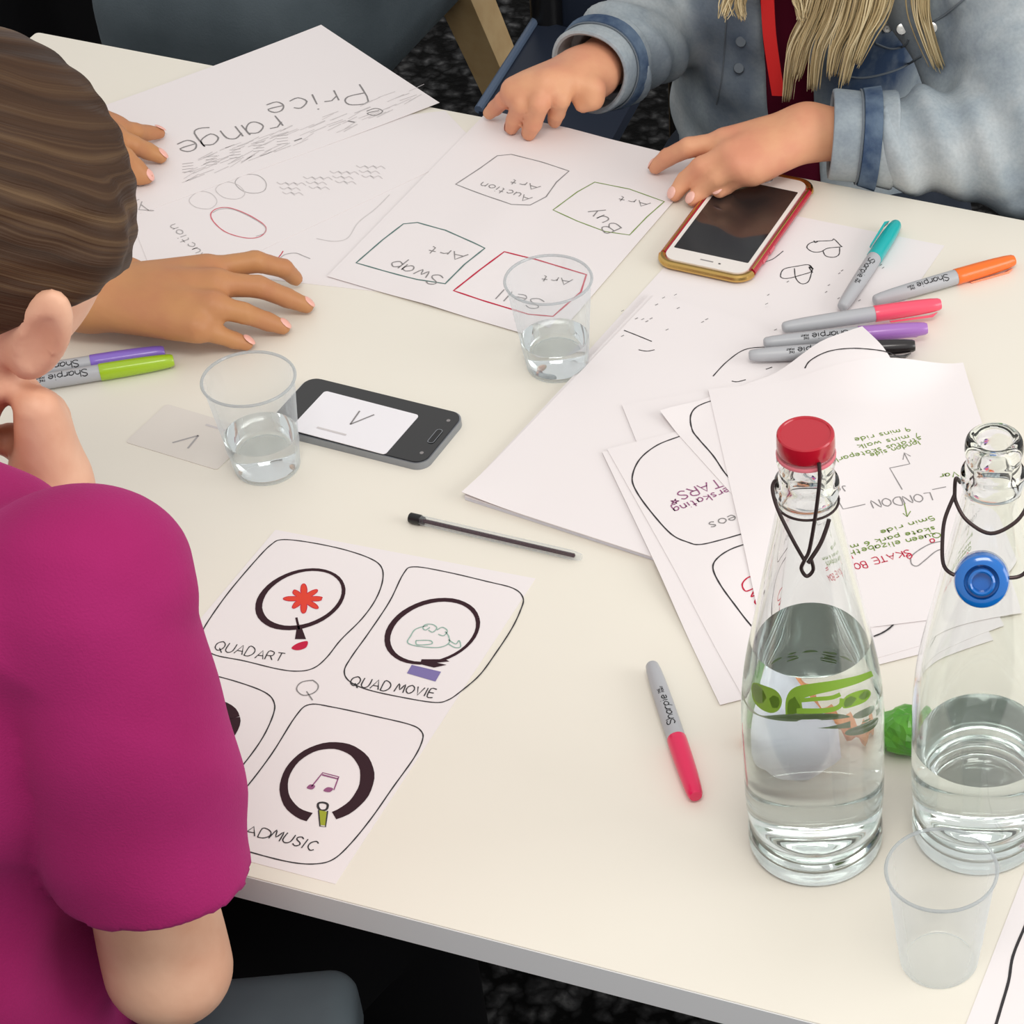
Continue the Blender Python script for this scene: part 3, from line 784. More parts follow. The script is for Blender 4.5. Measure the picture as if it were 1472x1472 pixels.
K.part('frame_line', M['ink']).line([(1025,541),(1045,520),(1070,503),(1100,499),(1130,499),(1160,500)], 1.0)
K.part('ink_dash', M['ink']).line([(1052,548),(1060,549),(1072,546)], 1.0)
K.part('ink_dash', M['ink']).line([(1101,531),(1110,528)], .9)
K.part('pen_specks', M['pencil'])
for x, y in ((913,459),(922,460),(928,463),(934,459),(952,429),(973,444),(969,425),(893,448),(942,439),(1008,464),(1014,460),(1100,438),(957,475),(1113,475),(893,484)): K.line([(x,y),(x+4,y-2)], .8, smooth=False)
K.done()

# fan of sheets on the right part of the stack
def fan(base):
    return lambda x, y: base + 6.3*(1 - sstep(in_stack(x, y), 0, 75))
def lift(x, y): return 17*(1-sstep(math.hypot(x+545, y-1585), 34, 92))
def fsheet(name, tl, ang, base, label, mt='paper', group=None, w=210, h=297, extra=None):
    f0 = fan(base); zf = (lambda x, y: f0(x, y) + extra(x, y)) if extra else f0
    return sheet(name, rect(tl, ang, w, h), label, zf, base+6, mt, group, step=8)
S, K = fsheet('fan_sheet', (-695, 1438), 36, 1.0, 'blank sheet with the lowest corner of the fanned papers', 'paper')
S, K = fsheet('fan_sheet', T(866,655,4)[:2], 39, 1.5, 'blank sheet under the stars sheet in the fanned papers', 'paper2')
S, K = fsheet('stars_sheet', T(873,650,5)[:2], 41.5, 2.0, 'framed sheet with plum writing ending in Stars, in the fanned papers', 'paper', extra=lambda x, y: 4*max(0, 1-math.hypot(x-T(920,612)[0], y-T(920,612)[1])/25))
K.part('frame_line', M['ink']).line([(1000,618),(978,627),(945,640),(920,660),(909,685),(914,705),(935,735),(965,768),(990,780),(1005,783),(1030,778),(1075,765),(1120,750),(1150,720),(1130,680),(1060,640)], 1.2, True)
K.part('frame_line', M['ink']).line([(1085,778),(1050,790),(1030,804),(1025,818),(1035,840),(1055,868),(1085,905),(1120,930),(1160,920)], 1.2)
K.part('lettering', M['ink_plum']).text('STARS', (1046,684), (972,708), 10, 1.1).text('*', (972,716), (962,720), 8, 1.1)
K.part('lettering', M['ink_plum']).text('underskating', (1075,690), (966,730), 8, 1.0)
K.part('lettering', M['pencil']).text('videos', (1090,728), (1018,752), 10, 1.0)
K.part('scribble', M['ink_red']).line([(1090,828),(1076,830),(1067,840),(1072,850),(1085,846),(1080,858),(1092,852),(1085,866),(1094,872)], 1.2)
K.done()
S, K = fsheet('fan_sheet', T(949,597,8)[:2], 50, 2.5, 'framed sheet with a curled corner just beneath the London sheet', 'paper', w=188, extra=lambda x, y: 5*max(0, 1-math.hypot(x+665, y-1440)/35) + lift(x, y))
K.part('frame_line', M['ink']).line([(1030,574),(1005,583),(993,597),(995,618),(1005,632),(1025,655),(1042,680),(1058,697)], 1.2)
K.part('frame_line', M['ink']).line([(1157,532),(1165,522),(1190,508),(1225,501),(1255,503),(1275,509),(1297,521)], 1.2)
K.part('frame_line', M['ink']).line([(1318,866),(1328,872),(1342,872)], 1.2)
K.part('frame_line', M['ink']).line([(1270,874),(1280,884),(1286,893),(1280,902),(1268,910),(1256,915)], 1.4)
K.part('red_mark', M['ink_red']).line([(1248,886),(1253,884),(1255,890),(1250,893),(1247,888)], 1.0)
K.done()
cl = np.array((-448., 1590.))
S, K = fsheet('london_sheet', T(1018,560,9)[:2], 29, 3.0, 'sheet with a London skate park mind map behind the red capped bottle', 'paper2', extra=lambda x, y: lift(x, y) + 8*max(0, 1-math.hypot(x-cl[0], y-cl[1])/90)**2)
K.part('lettering', M['pencil']).text('LONDON', (1337,708), (1251,720), 9.5, .9)
K.part('arrow', M['pencil']).line([(1297,704),(1279,673),(1308,667),(1300,652)], .8, False, False).line([(1298,661),(1300,651),(1309,656)], .8, False, False)
K.part('arrow', M['pencil']).line([(1244,725),(1212,732),(1203,717)], .8, False, False).line([(1198,718),(1201,714),(1208,717)], .8, False, False)
K.part('arrow', M['ink_green']).line([(1300,724),(1304,743)], .8, False, False).line([(1298,738),(1304,743),(1309,735)], .8, False, False)
K.part('arrow', M['pencil']).line([(1340,704),(1360,700)], .8, False, False)
K.part('lettering', M['ink_green']).text('london side', (1320,634), (1250,652), 5, .8).text('stratus skatepark', (1322,628), (1196,660), 5, .8).text('7 mins walk', (1320,622), (1232,640), 5, .8).text('9 mins ride', (1306,614), (1228,630), 5, .8)
K.part('lettering', M['ink_green']).text('Queen elizabeth', (1350,765), (1220,792), 6, .9).text('skate park 6 min', (1342,757), (1208,787), 5, .9).text('5min ride', (1340,742), (1265,763), 5, .9)
K.part('lettering', M['ink_green']).text('Var', (1376,678), (1350,682), 6, .9)
K.part('lettering', M['pencil']).text('Je', (1215,698), (1200,702), 6, .9)
K.part('lettering', M['ink_red']).text('SKATE', (1306,790), (1252,803), 7, .9).text('BOA', (1243,807), (1216,813), 7, .9).text('F', (1222,797), (1212,800), 5, .9)
K.part('skateboard_doodle', M['pencil']).line([(1355,778),(1335,783),(1312,798),(1310,810),(1318,814),(1328,807),(1345,793),(1357,789)], .9)
K.part('skateboard_wheel', M['ink_red']).line([(1306,803),(1303,799),(1308,796),(1311,800),(1307,804)], .9)
K.part('skateboard_wheel', M['ink_red']).line([(1338,780),(1337,776),(1342,775),(1343,779),(1338,780)], .9)
K.done()
# sheet by the empty cup
S, K = sheet('corner_sheet', (T(1488,1215), T(1488,1215)+np.array((210,30,0)), T(1385,1480)+np.array((224,-35,0)), T(1385,1482)), 'white sheet with a bold black curve at the corner beside the empty cup', z0=.35, mt='paper2')
K.part('frame_line', M['ink']).line([(1492,1290),(1472,1335),(1456,1375),(1450,1410),(1440,1445),(1432,1472),(1428,1485)], 2.0)
K.done()

# ------------------------------------------------------------------ business cards and phones
c = thing('business_card', T(262,628), 'grey business card beside the plastic cup, partly under its rim', 'card')
cc = [T(178,636)[:2], T(240,584)[:2]]
u = np.array((84., -8.)); u /= np.linalg.norm(u)
F = frame2(T(180,636), u)
mb = MB(); mb.prism(rounded(0, 0, 85, 54, 3), .05, .6, F); mb.build('card_body', M['card_old'], c)
class Flat:
    def __init__(self, F): self.F = F; self.mb = MB()
    def ln(self, pts, w, z):
        for a, b in zip(pts[:-1], pts[1:]):
            a = np.asarray(a, float); b = np.asarray(b, float); t = (b-a)/np.linalg.norm(b-a); n = np.array((-t[1], t[0]))*w/2
            self.mb.add([self.F((*(a+n), z)), self.F((*(a-n), z)), self.F((*(b-n), z)), self.F((*(b+n), z))], [(0,1,2,3)])
        return self
X = Flat(F); X.ln([(34,14),(47,30),(49,13)], 1.6, .75); X.mb.build('letter_mark', M['pencil_mid'], c, smooth=False)
X = Flat(F); X.ln([(44,44),(78,44)], 2.2, .75); X.mb.build('printed_line', M['pencil_faint'], c, smooth=False)

def phone(name, base, F, L, Wd_, H, label, parts):
    p = thing(name, base, label, 'phone'); parts(p, F, L, Wd_, H); return p
pb = T(600,672,0); pu = (T(663,606,7)-T(600,674,7))  # short side direction
# black phone: local u along the length to the left
uL = T(470,560,7) - T(645,603,7); uL[2] = 0
def black(p, F, L, W_, H):
    m_ = MB(); m_.prism(rounded(0, 0, L, W_, 11, 8), .1, H-1.0, F); m_.build('body', M['case_silver'], p, sharp=50)
    m_ = MB(); m_.prism(rounded(1.2, 1.2, L-1.2, W_-1.2, 10, 8), H-1.0, H, F); fg = m_.build('front_glass', M['phone_black'], p, sharp=50)
    m_ = MB(); m_.prism(rounded(6, W_/2-9, 11, W_/2+9, 2.3, 5), H, H+.4, F); m_.build('home_button', M['black_plastic'], fg)
    X = Flat(F)
    pts = rounded(6, W_/2-9, 11, W_/2+9, 2.3, 5); X.ln(pts + [pts[0]], .5, H+.5); X.mb.build('button_ring', M['case_silver'], fg, smooth=False)
    for y in (W_/2-22, W_/2+22):
        m_ = MB(); m_.prism(rounded(7, y-1.6, 10, y+1.6, 1.4, 4), H, H+.12, F); m_.build('touch_key', M['pencil'], fg)
F = frame2(T(663,606,0)+np.array((4,2,0)), uL)
bu = uL/np.linalg.norm(uL)
nrm_ = np.array((-bu[1], bu[0], 0))
# v axis is to the left of u; the phone lies on the side towards the camera
phone('black_phone', T(550,620), F, 140, 70, 7.5, 'black smartphone with a silver rim and a white card on it', black)
c = thing('business_card', T(515,605), 'white business card marked V lying on the black phone', 'card')
Fc = frame2(T(603,597,8), (T(468,562,8)-T(603,597,8)))
m_ = MB(); m_.prism(rounded(0, 0, 85, 54, 3), 7.7, 8.2, lambda p: Fc((p[0], p[1], p[2]-8))); m_.build('card_body', M['card'], c)
Fc8 = lambda p: Fc((p[0], p[1], p[2]))
X = Flat(Fc8); X.ln([(33,13),(44,31),(46,13)], 1.3, .42); X.mb.build('letter_mark', M['pencil'], c, smooth=False)
X = Flat(Fc8); X.ln([(40,44),(66,44)], 2.0, .42); X.mb.build('printed_line', M['pencil_faint'], c, smooth=False)

# red cased phone
A_ = T(945,378,0); B_ = T(1073,407,0)
F = frame2(T(946,382,0)+np.array((1,-1,0)), np.array((83, -2., 0)))
def redphone(p, F, L, W_, H):
    # local u = short side, v = long side away from the camera
    m_ = MB(); m_.prism(rounded(0, 0, W_, L, 13, 8), 1.6, 6.8, F); m_.build('case', M['red_case'], p, sharp=50)
    m_ = MB(); m_.prism(rounded(2.5, 2.5, W_-2.5, L-2.5, 11, 8), 6.8, 8.6, F); ff = m_.build('front_face', M['white_glass'], p, sharp=50)
    m_ = MB(); m_.prism(rounded(6, 20, W_-6, L-21, 1, 2), 8.6, 8.75, F); m_.build('screen', M['screen'], ff, smooth=False)
    for y0, y1, nm in ((0, 14, 'gold_end'), (L-14, L, 'gold_end')):
        pts = [q for q in rounded(-.8, -.8, W_+.8, L+.8, 13.5, 10)]
        sel = [q for q in pts if (q[1] < 12 if y0 == 0 else q[1] > L-12)]
        sel.sort(key=lambda q: q[0])
        m_ = MB(); m_.tube([F((a, b, 5.2)) for a, b in sel], 3.6, 10); m_.build(nm, M['gold'], p)
    for x in (-.6, W_+.6):
        m_ = MB(); m_.tube([F((x, 13, 5.0)), F((x, L-13, 5.0))], 3.2, 10); m_.build('side_bumper', M['red_case'], p)
        m_ = MB(); m_.tube([F((x, 13, 8.2)), F((x, L-13, 8.2))], .9, 8); m_.build('gold_rim', M['gold'], p)
    m_ = MB(); n = 28; r = 5.4
    m_.tube([F((W_/2+r*math.cos(2*math.pi*i/n), L-11+r*math.sin(2*math.pi*i/n), 8.65)) for i in range(n)], .35, 6, closed=True); m_.build('home_button', M['case_silver'], ff)
    X = Flat(F); X.ln([(W_/2-6, 11), (W_/2+6, 11)], 1.4, 8.75); X.mb.build('earpiece', M['pencil'], ff, smooth=False)
    X = Flat(F); X.ln([(W_/2+11, 10.5), (W_/2+13, 10.5)], 1.6, 8.75); X.mb.build('front_camera', M['ink'], ff, smooth=False)
    for y_ in (30, 46):
        m_ = MB(); m_.box((W_+2.4, y_, 3.6), (W_+4.2, y_+10, 6.4), F); m_.build('volume_button', M['ink_rose'], p, smooth=False)
phone('red_phone', T(1060,330), F, 160, 81, 9, 'white faced phone in a red case with gold ends', redphone)

# ------------------------------------------------------------------ markers
def marker(p0, p1, capc, label, z=.0, roll=0.0, both_z=None, text=True, tilt=0.0):
    r0 = 6.9
    zc = z + r0
    a = T(*p0, zc); b = T(*p1, zc); d = b - a; d[2] = tilt; d /= np.linalg.norm(d)
    mid = (a + b)/2; a = mid - d*68.5
    t = thing('marker', (mid[0], mid[1], z), label, 'marker', 'permanent markers on the table')
    R = axes(d); cr, sr = math.cos(roll), math.sin(roll)
    yv = R[:, 1]*cr + R[:, 2]*sr; zv = -R[:, 1]*sr + R[:, 2]*cr
    F = lambda q: a + d*q[2] + (yv*q[0] + zv*q[1])*1.18
    m_ = MB(); m_.lathe([(0.01,0),(2.2,.1),(3.3,.9),(3.9,2.2),(4.5,8),(5.0,20),(5.35,40),(5.5,60),(5.5,82),(0.01,82)], n=28, M=F); br = m_.build('barrel', M['barrel'], t)
    m_ = MB(); m_.lathe([(0.01,79),(5.75,79),(5.9,79.6),(5.9,84),(5.8,100),(5.5,116),(5.0,128),(4.4,134.5),(3.6,136.6),(0.01,137)], n=28, M=F); cp = m_.build('cap', capc, t)
    m_ = MB(); m_.add([F(q) for q in ((-1.7,5.4,133),(1.7,5.4,133),(1.9,8.2,128),(-1.9,8.2,128),(1.5,7.6,92),(-1.5,7.6,92),(1.5,6.4,91),(-1.5,6.4,91),(1.9,6.6,126),(-1.9,6.6,126))],
        [(0,1,2,3),(3,2,4,5),(5,4,6,7),(7,6,8,9),(0,3,9),(1,8,2),(3,5,7,9),(2,8,6,4),(9,8,1,0)]); m_.build('clip', capc, cp, smooth=False)
    if text:
        st, tw = letters('Sharpie', .12); m_ = MB()
        cv = np.array((0, 0, CAMH)) - mid; cv = cv/np.linalg.norm(cv)*.7 + np.array((0, 0, .5)); an0 = math.atan2(cv @ yv, cv @ zv)
        def wrap(pl, u0, sc, hgt, ang0, wd):
            q = [np.array((u0 - x*sc, ang0 + (y-.4)*hgt)) for x, y in pl]
            q = spline(q, 3) if len(q) > 3 else [a_ + (b_-a_)*k_/4 for a_, b_ in zip(q[:-1], q[1:]) for k_ in range(4)] + [q[-1]]
            v = []; f = []
            for i, p_ in enumerate(q):
                aa = q[max(i-1, 0)]; bb = q[min(i+1, len(q)-1)]; tt = bb-aa; tt = tt/(np.linalg.norm(tt)+1e-9); nn = np.array((-tt[1], tt[0]))*wd/2
                for s in (1, -1):
                    e_ = p_ + nn*s; rr_ = np.interp(e_[0], [2,8,20,40,60,82], [4.0,4.55,5.06,5.4,5.55,5.55])
                    an = an0 - e_[1]/5.5; v.append(F((rr_*math.sin(an), rr_*math.cos(an), e_[0])))
            for i in range(len(q)-1): f.append((2*i, 2*i+1, 2*i+3, 2*i+2))
            m_.add(v, f)
        for pl in st: wrap(pl, 70, 30/tw, 5.0, 0.0, .75)
        for row in (-1.0, 1.2):
            for pl in letters('FINE' if row > 0 else 'POINT', .15)[0]: wrap(pl, 37, 1.7, 1.5, row, .4)
        m_.build('printed_name', M['print'], br, smooth=False)
    return t
def capm(name, c): return mat(name, c, .3, coat=.35)
SH = 7.0
marker((1211,441), (1288,323), capm('teal_cap', (0,172,172)), 'marker with teal cap on the doodle sheet', .6, roll=-1.2)
marker((1257,432), (1457,374), capm('orange_cap', (240,112,26)), 'marker with orange cap on the table beside the coral marker', .3, roll=2.6)
marker((1125,471), (1352,437), capm('coral_cap', (244,84,110)), 'marker with coral pink cap between the orange and lilac ones', SH, roll=2.6, text=False)
marker((1098,493), (1333,472), capm('lilac_cap', (166,112,190)), 'marker with lilac cap between the coral and black ones', SH, roll=3.6)
marker((1078,511), (1314,497), capm('black_cap', (34,30,32)), 'marker with black cap partly covered by the fanned sheets', SH, roll=2.2)
marker((936,953), (1001,1147), capm('crimson_cap', (226,20,84)), 'marker with crimson cap lying alone near the bottles', 0, roll=3.0)
marker((14,541), (208,510), capm('violet_cap', (134,104,200)), 'marker with violet cap beside the lime one', 0, roll=3.4)
marker((18,556), (229,521), capm('lime_cap', (160,196,36)), 'marker with lime green cap beside the violet one', 0, roll=3.4)

# ------------------------------------------------------------------ clear ballpoint pen
a = T(589,744,4.2); b = T(836,801,4.2); d = (b-a); L = np.linalg.norm(d); d /= L; R = axes(d)
t = thing('ballpoint_pen', T(712,772), 'clear ballpoint pen with a dark ink tube and black end plug', 'pen')
F = lambda q: a + d*q[2] + R[:, 1]*q[0] + R[:, 2]*q[1]
m_ = MB(); m_.lathe([(3.9,9),(3.9,L-8),(3.2,L-3),(2.4,L)], n=6, M=F); m_.build('barrel', M['pen_clear'], t, smooth=False)
m_ = MB(); m_.lathe([(.01,10),(1.7,10),(1.7,L-6),(.01,L-5)], n=12, M=F); m_.build('ink_tube', M['ink_brown'], t)
m_ = MB(); m_.lathe([(.01,0),(3.6,0),(4.1,.6),(4.1,9),(3.4,9.2),(3.0,12),(.01,12)], n=18, M=F); m_.build('end_plug', M['black_plastic'], t)

# ------------------------------------------------------------------ plastic cups
def cup(base_px, label, level=None, h=85.0, rt=35.5, rb=25.0):
    c = T(*base_px); t = thing('plastic_cup', c, label, 'cup')
    m_ = MB(); n = 56
    prof = [(.01, 3.0), (rb-4, 3.0), (rb-3, 0.3), (rb-1, 0.3), (rb, 2.0)]
    for i in range(1, 13):
        q = i/12; prof.append((rb + (rt-1.6-rb)*q + (.35 if i in (3,) else 0), 2 + (h-3)*q))
    m_.lathe(prof, c, n); m_.build('cup_wall', M['cup'], t, sharp=60)
    m_ = MB(); m_.tube([(c[0]+(rt-1.2)*math.cos(2*math.pi*i/64), c[1]+(rt-1.2)*math.sin(2*math.pi*i/64), h-1) for i in range(64)], 1.15, 8, closed=True); m_.build('rolled_rim', M['cup_rim'], t)
    if level:
        r1 = rb + (rt-1.6-rb)*(level-2)/(h-3)
        m_ = MB(); m_.lathe([(.01,3.3),(rb-3.6,3.3),(rb-1.2,3.6),(rb-.5,5),(r1-.5,level),(r1-1.4,level-.5),(.01,level-.5)], c, n); m_.build('water', M['water'], t, sharp=50)
    return t
def rimmat():
    m = thin_plastic(); m.name = 'cup_rim_plastic'
    for nd in m.node_tree.nodes:
        if nd.type == 'MAP_RANGE': nd.inputs[3].default_value = .42; nd.inputs[4].default_value = .8
        if nd.type in ('BSDF_DIFFUSE', 'BSDF_TRANSLUCENT'): nd.inputs[0].default_value = (.62,.66,.68,1)
    return m
M['cup_rim'] = rimmat()
cup((385, 671), 'clear plastic cup of water beside the black phone', 32)
cup((802, 526), 'clear plastic cup of water behind the paper stack', 28)
cup((1350, 1380), 'empty clear plastic cup in front of the blue capped bottle', None, 87)

# ------------------------------------------------------------------ swing-top bottles
OUT = [(.01,2),(34,1.2),(40,0),(43,1.6),(44.6,7),(44.4,19),(43.2,24.5),(43.4,29),(45,37),(45.6,60),(45.8,100),(45.2,126),(43.2,150),(40.2,170),(36.2,191),(31,218),(25.6,247),(21.2,270),(18.2,287),(17.4,294),(18.6,297.5),(19.2,302),(18.8,306.5),(16.6,309.5),(16.0,314),(16.4,317.5),(17.2,321),(17.2,325.5),(16.4,329),(14.6,331),(12.2,331)]
INN = [(10.4,329.5),(9.6,325),(10.2,312),(12.8,295),(17.0,272),(22.0,247),(27.6,218),(33,191),(37,170),(40,150),(42,126),(42.6,100),(42.4,60),(41.6,38),(40.2,16),(35,10),(20,11.5),(.01,13)]
def inner_r(z):
    zs = [p[1] for p in INN[::-1]][3:]; rs = [p[0] for p in INN[::-1]][3:]
    return float(np.interp(z, zs, rs))
def smooth_prof(pr, n=3): return [tuple(map(float, q)) for q in spline([np.array(p) for p in pr], n)]
GB = {}
def bottle(base_px, label, level):
    c = T(*base_px); t = thing('swing_top_bottle', c, label, 'bottle')
    prof = smooth_prof(OUT) + smooth_prof(INN)
    prof = [(max(r, .01), z) for r, z in prof]
    m_ = MB(); m_.lathe(prof, c, 72); GB[t.name] = m_.build('glass_body', M['glass'], t, sharp=70)
    w = [(.01, 12.7)] + [(r+.25, z) for r, z in ((20,11.2),(35,9.7),(40.2,15.8),(41.6,38))]
    z = 60.0
    while z < level: w.append((inner_r(z)+.25, z)); z += 14
    w += [(inner_r(level)+.25, level), (inner_r(level)-2.2, level-.9), (.01, level-.9)]
    m_ = MB(); m_.lathe(w, c, 72); m_.build('water', M['water'], t, sharp=50)
    cd = -np.array((c[0], c[1], 0)); cd /= np.linalg.norm(cd); rd = np.array((-cd[1], cd[0], 0))
    return t, (lambda q: c + rd*q[0] + cd*q[1] + np.array((0, 0, q[2])))
# red capped bottle: closed
t, L3 = bottle((1173, 1207), 'swing-top glass bottle with red stopper and green print', 182)
m_ = MB(); m_.lathe([(.01,340.4),(14.2,340.4),(14.6,341),(15.9,341),(16.6,340.2),(16.9,337),(16.9,331.5),(16.5,329.6),(15.4,328.8),(12.8,328.8),(12.6,331.6),(.01,331.6)], (0,0,0), 48, M=lambda q: L3(q)); stp = m_.build('stopper', M['cap_red'], t)
m_ = MB(); m_.lathe([(15.4,329),(16.6,328.2),(17.4,326.6),(17.3,325.4)], (0,0,0), 40, M=lambda q: L3(q)); m_.build('rubber_seal', M['ink_rose'], stp)
ang = -.25     # lever side turned a little left of the viewer
ca, sa = math.cos(ang), math.sin(ang)
Q = lambda x, y, z: L3((x*ca - y*sa, x*sa + y*ca, z))    # x right, y towards the viewer
w_ = MB(); w_.tube(spline([Q(3,17.5,332),Q(2.5,20,322),Q(0,22,305),Q(-3,23.5,288),Q(-6,24.5,274),Q(-9,25,268),Q(-11,25,262),Q(-8,25.5,256),Q(-4,25.5,260),Q(-5,25,268)],6), 1.15, 10); w_.build('bail_wire', M['wire'], t)
w_ = MB(); w_.tube(spline([Q(-9,25,268),Q(-15,22,283),Q(-21,14,300),Q(-22,6,309),Q(-19,1,311),Q(-18,0,304)],6), 1.15, 10); w_.build('lever_wire', M['wire'], t)
w_ = MB(); w_.tube(spline([Q(-7,25.5,266),Q(1,23,276),Q(6,20,285),Q(8,18.5,290)],6), 1.3, 10); w_.build('lever_wire', M['wire'], t)
w_ = MB(); w_.tube([L3((18.4*math.cos(2*math.pi*i/40), 18.4*math.sin(2*math.pi*i/40), 291.5)) for i in range(40)], .8, 8, closed=True); w_.build('neck_wire', M['wire'], t)
# green print on the far side of the bottle (seen mirrored through the water)
def bottle_print(t, L3, txt, z0, size, r_of, a_span):
    cu = bpy.data.curves.new('print', 'FONT'); cu.body = txt; cu.size = 1.0; cu.offset = .035
    to = bpy.data.objects.new('print', cu); col.objects.link(to)
    me = to.to_mesh(); vs = np.array([v.co[:] for v in me.vertices]); fs = [tuple(p.vertices) for p in me.polygons]
    to.to_mesh_clear(); bpy.data.objects.remove(to)
    w = vs[:, 0].max() - vs[:, 0].min(); vs[:, 0] = (vs[:, 0]-vs[:, 0].min())/w - .5
    out = []
    for x, y, _ in vs:
        a = -math.pi/2 + x*a_span      # far side; left to right as read from behind
        z = z0 + y*size; r = r_of(z) + .15
        out.append(L3((r*math.cos(a), r*math.sin(a), z)))
    m_ = MB(); m_.add(out, fs); m_.build('printed_name', M['bottle_print'], GB[t.name], smooth=False)
def outer_r(z): return float(np.interp(z, [p[1] for p in OUT[8:]], [p[0] for p in OUT[8:]]))
bottle_print(t, L3, 'esege', 84, 30, outer_r, 1.7)
def on_bottle(px, py, c):
    d = np.array(ray(px, py)); o = np.array((0, 0, CAMH)); r = 45.9
    for _ in range(6):
        ox = o[:2]-c[:2]; A = d[:2] @ d[:2]; Bq = 2*(ox @ d[:2]); C = ox @ ox - r*r
        tt = (-Bq - math.sqrt(max(Bq*Bq-4*A*C, 0)))/(2*A); q = o + d*tt; r = outer_r(q[2]) + .25
    return q
bc1 = T(1173, 1207)
def decal(px, n=4):
    q = spline([np.array(p, float) for p in px], n, True); cx = np.mean(q, axis=0)
    m_ = MB(); v = [on_bottle(*cx, bc1)] + [on_bottle(*p, bc1) for p in q]; k = len(q)
    m_.add(v, [(0, 1+i, 1+(i+1)%k) for i in range(k)]); m_.build('printed_letter', M['bottle_print'], GB[t.name], smooth=False)
def decal_line(px, w):
    q = spline([np.array(p, float) for p in px], 6); v = []; m_ = MB()
    for i, p in enumerate(q):
        tt = q[min(i+1, len(q)-1)] - q[max(i-1, 0)]; tt /= np.linalg.norm(tt)+1e-9; nn = np.array((-tt[1], tt[0]))*(w[0]+(w[1]-w[0])*i/(len(q)-1))/2
        v += [on_bottle(*(p+nn), bc1), on_bottle(*(p-nn), bc1)]
    m_.add(v, [(2*i, 2*i+1, 2*i+3, 2*i+2) for i in range(len(q)-1)]); m_.build('printed_letter', M['bottle_print'], GB[t.name], smooth=False)
decal([(1082,982),(1100,986),(1116,993),(1124,1006),(1120,1020),(1108,1025),(1092,1018),(1082,1004)])
decal_line([(1142,1026),(1141,1008),(1147,997),(1168,991),(1200,985),(1232,977),(1254,968)], (26, 8))
decal_line([(1150,1007),(1172,1005),(1195,1003),(1208,998)], (6, 6))
decal_line([(1145,1022),(1175,1022),(1196,1020),(1208,1014),(1210,1004)], (8, 6))
decal([(1212,1018),(1214,1003),(1228,995),(1246,991),(1252,997),(1246,1007),(1232,1014)])
# blue capped bottle: open, stopper hanging on its wire in front of the shoulder
t, L3 = bottle((1406, 1192), 'swing-top glass bottle standing open with blue stopper hanging', 86)
w_ = MB(); w_.tube(spline([L3(q) for q in ((-19,0,297),(-21.5,4,303),(-22,6,296),(-21,10,290),(-14,18,283),(0,24,279),(14,18,283),(21,10,290),(22,6,296),(21.5,4,303),(19,0,297))],6), 1.2, 10); w_.build('neck_wire', M['wire'], t)
w_ = MB(); w_.tube(spline([L3(q) for q in ((-22,8,294),(-27,18,284),(-28,26,274),(-27,34,263),(-22,37,258),(-14,38,257))],6), 1.2, 10); w_.build('bail_wire', M['wire'], t)
w_ = MB(); w_.tube(spline([L3(q) for q in ((22,8,294),(25,18,284),(25,26,274),(23,34,263),(18,37,258),(8,38,257))],6), 1.2, 10); w_.build('bail_wire', M['wire'], t)
cc = np.array(L3((-4, 40, 257)))
view = np.array((0, 0, CAMH)) - cc; view /= np.linalg.norm(view)
view = view*.95 + np.array((0, 0, -.22)); R = axes(view)
Fk = lambda q: cc + R[:, 0]*q[2] + R[:, 1]*q[0] + R[:, 2]*q[1]
m_ = MB(); m_.lathe([(.01,-9),(13,-9),(15.6,-8),(16.4,-6),(16.4,4),(15.6,6.5),(13.5,8),(10.5,8.4)], n=48, M=Fk); m_.lathe([(10.5,8.4),(10.2,4),(8.2,3.6),(8.0,9.4),(6.8,10.2),(5.8,9.4),(5.4,5),(.01,4.6)], n=48, M=Fk); m_.build('stopper', M['cap_blue'], t)

# ------------------------------------------------------------------ litter between the bottles
def crumple(name, c, r, seed, m, label, cat, amp=.28, nu=22, nv=12, flat=False):
    rg = random.Random(seed); wv = [(np.array([rg.uniform(-1, 1) for _ in range(3)])*rg.uniform(2, 7), rg.uniform(0, 6)) for _ in range(9)]
    v = []; f = []
    for j in range(nv+1):
        th = math.pi*j/nv
        for i in range(nu):
            ph = 2*math.pi*i/nu; d = np.array((math.sin(th)*math.cos(ph), math.sin(th)*math.sin(ph), math.cos(th)))
            s = 1 + amp*sum(abs(math.sin(k @ d + p)) for k, p in wv)/9*1.6 - amp*.8
            s += rg.uniform(-.05, .05) if 0 < j < nv else 0
            q = np.asarray(c) + d*np.asarray(r)*s; q[2] = max(q[2], .2); v.append(q)
    for j in range(nv):
        for i in range(nu):
            f.append((j*nu+i, (j+1)*nu+i, (j+1)*nu+(i+1)%nu, j*nu+(i+1)%nu))
    o = obj(name, v, f, m, None, not flat)
    return tag(o, label, cat)
crumple('sweet_wrapper', (-361,1152,13), (21,18,14), 3, M['wrap_green'], 'crumpled shiny green sweet wrapper between the two bottles', 'wrapper', .35, flat=True)
crumple('tissue', (-410,1146,17), (27,24,18), 8, M['white_tissue'], 'crumpled white tissue behind the red capped bottle', 'tissue', .3)
m_ = MB(); pk = spline([np.array(q, float) for q in ((-470,1116,4),(-455,1126,8),(-447,1142,12),(-440,1160,10),(-428,1176,14),(-424,1190,6))], 6)
m_.tube(pk, [4+2*math.sin(i*1.3) for i in range(len(pk))], 8); tag(m_.build('fruit_peel', M['wrap_orange']), 'twisted strip of orange peel behind the red capped bottle', 'peel')

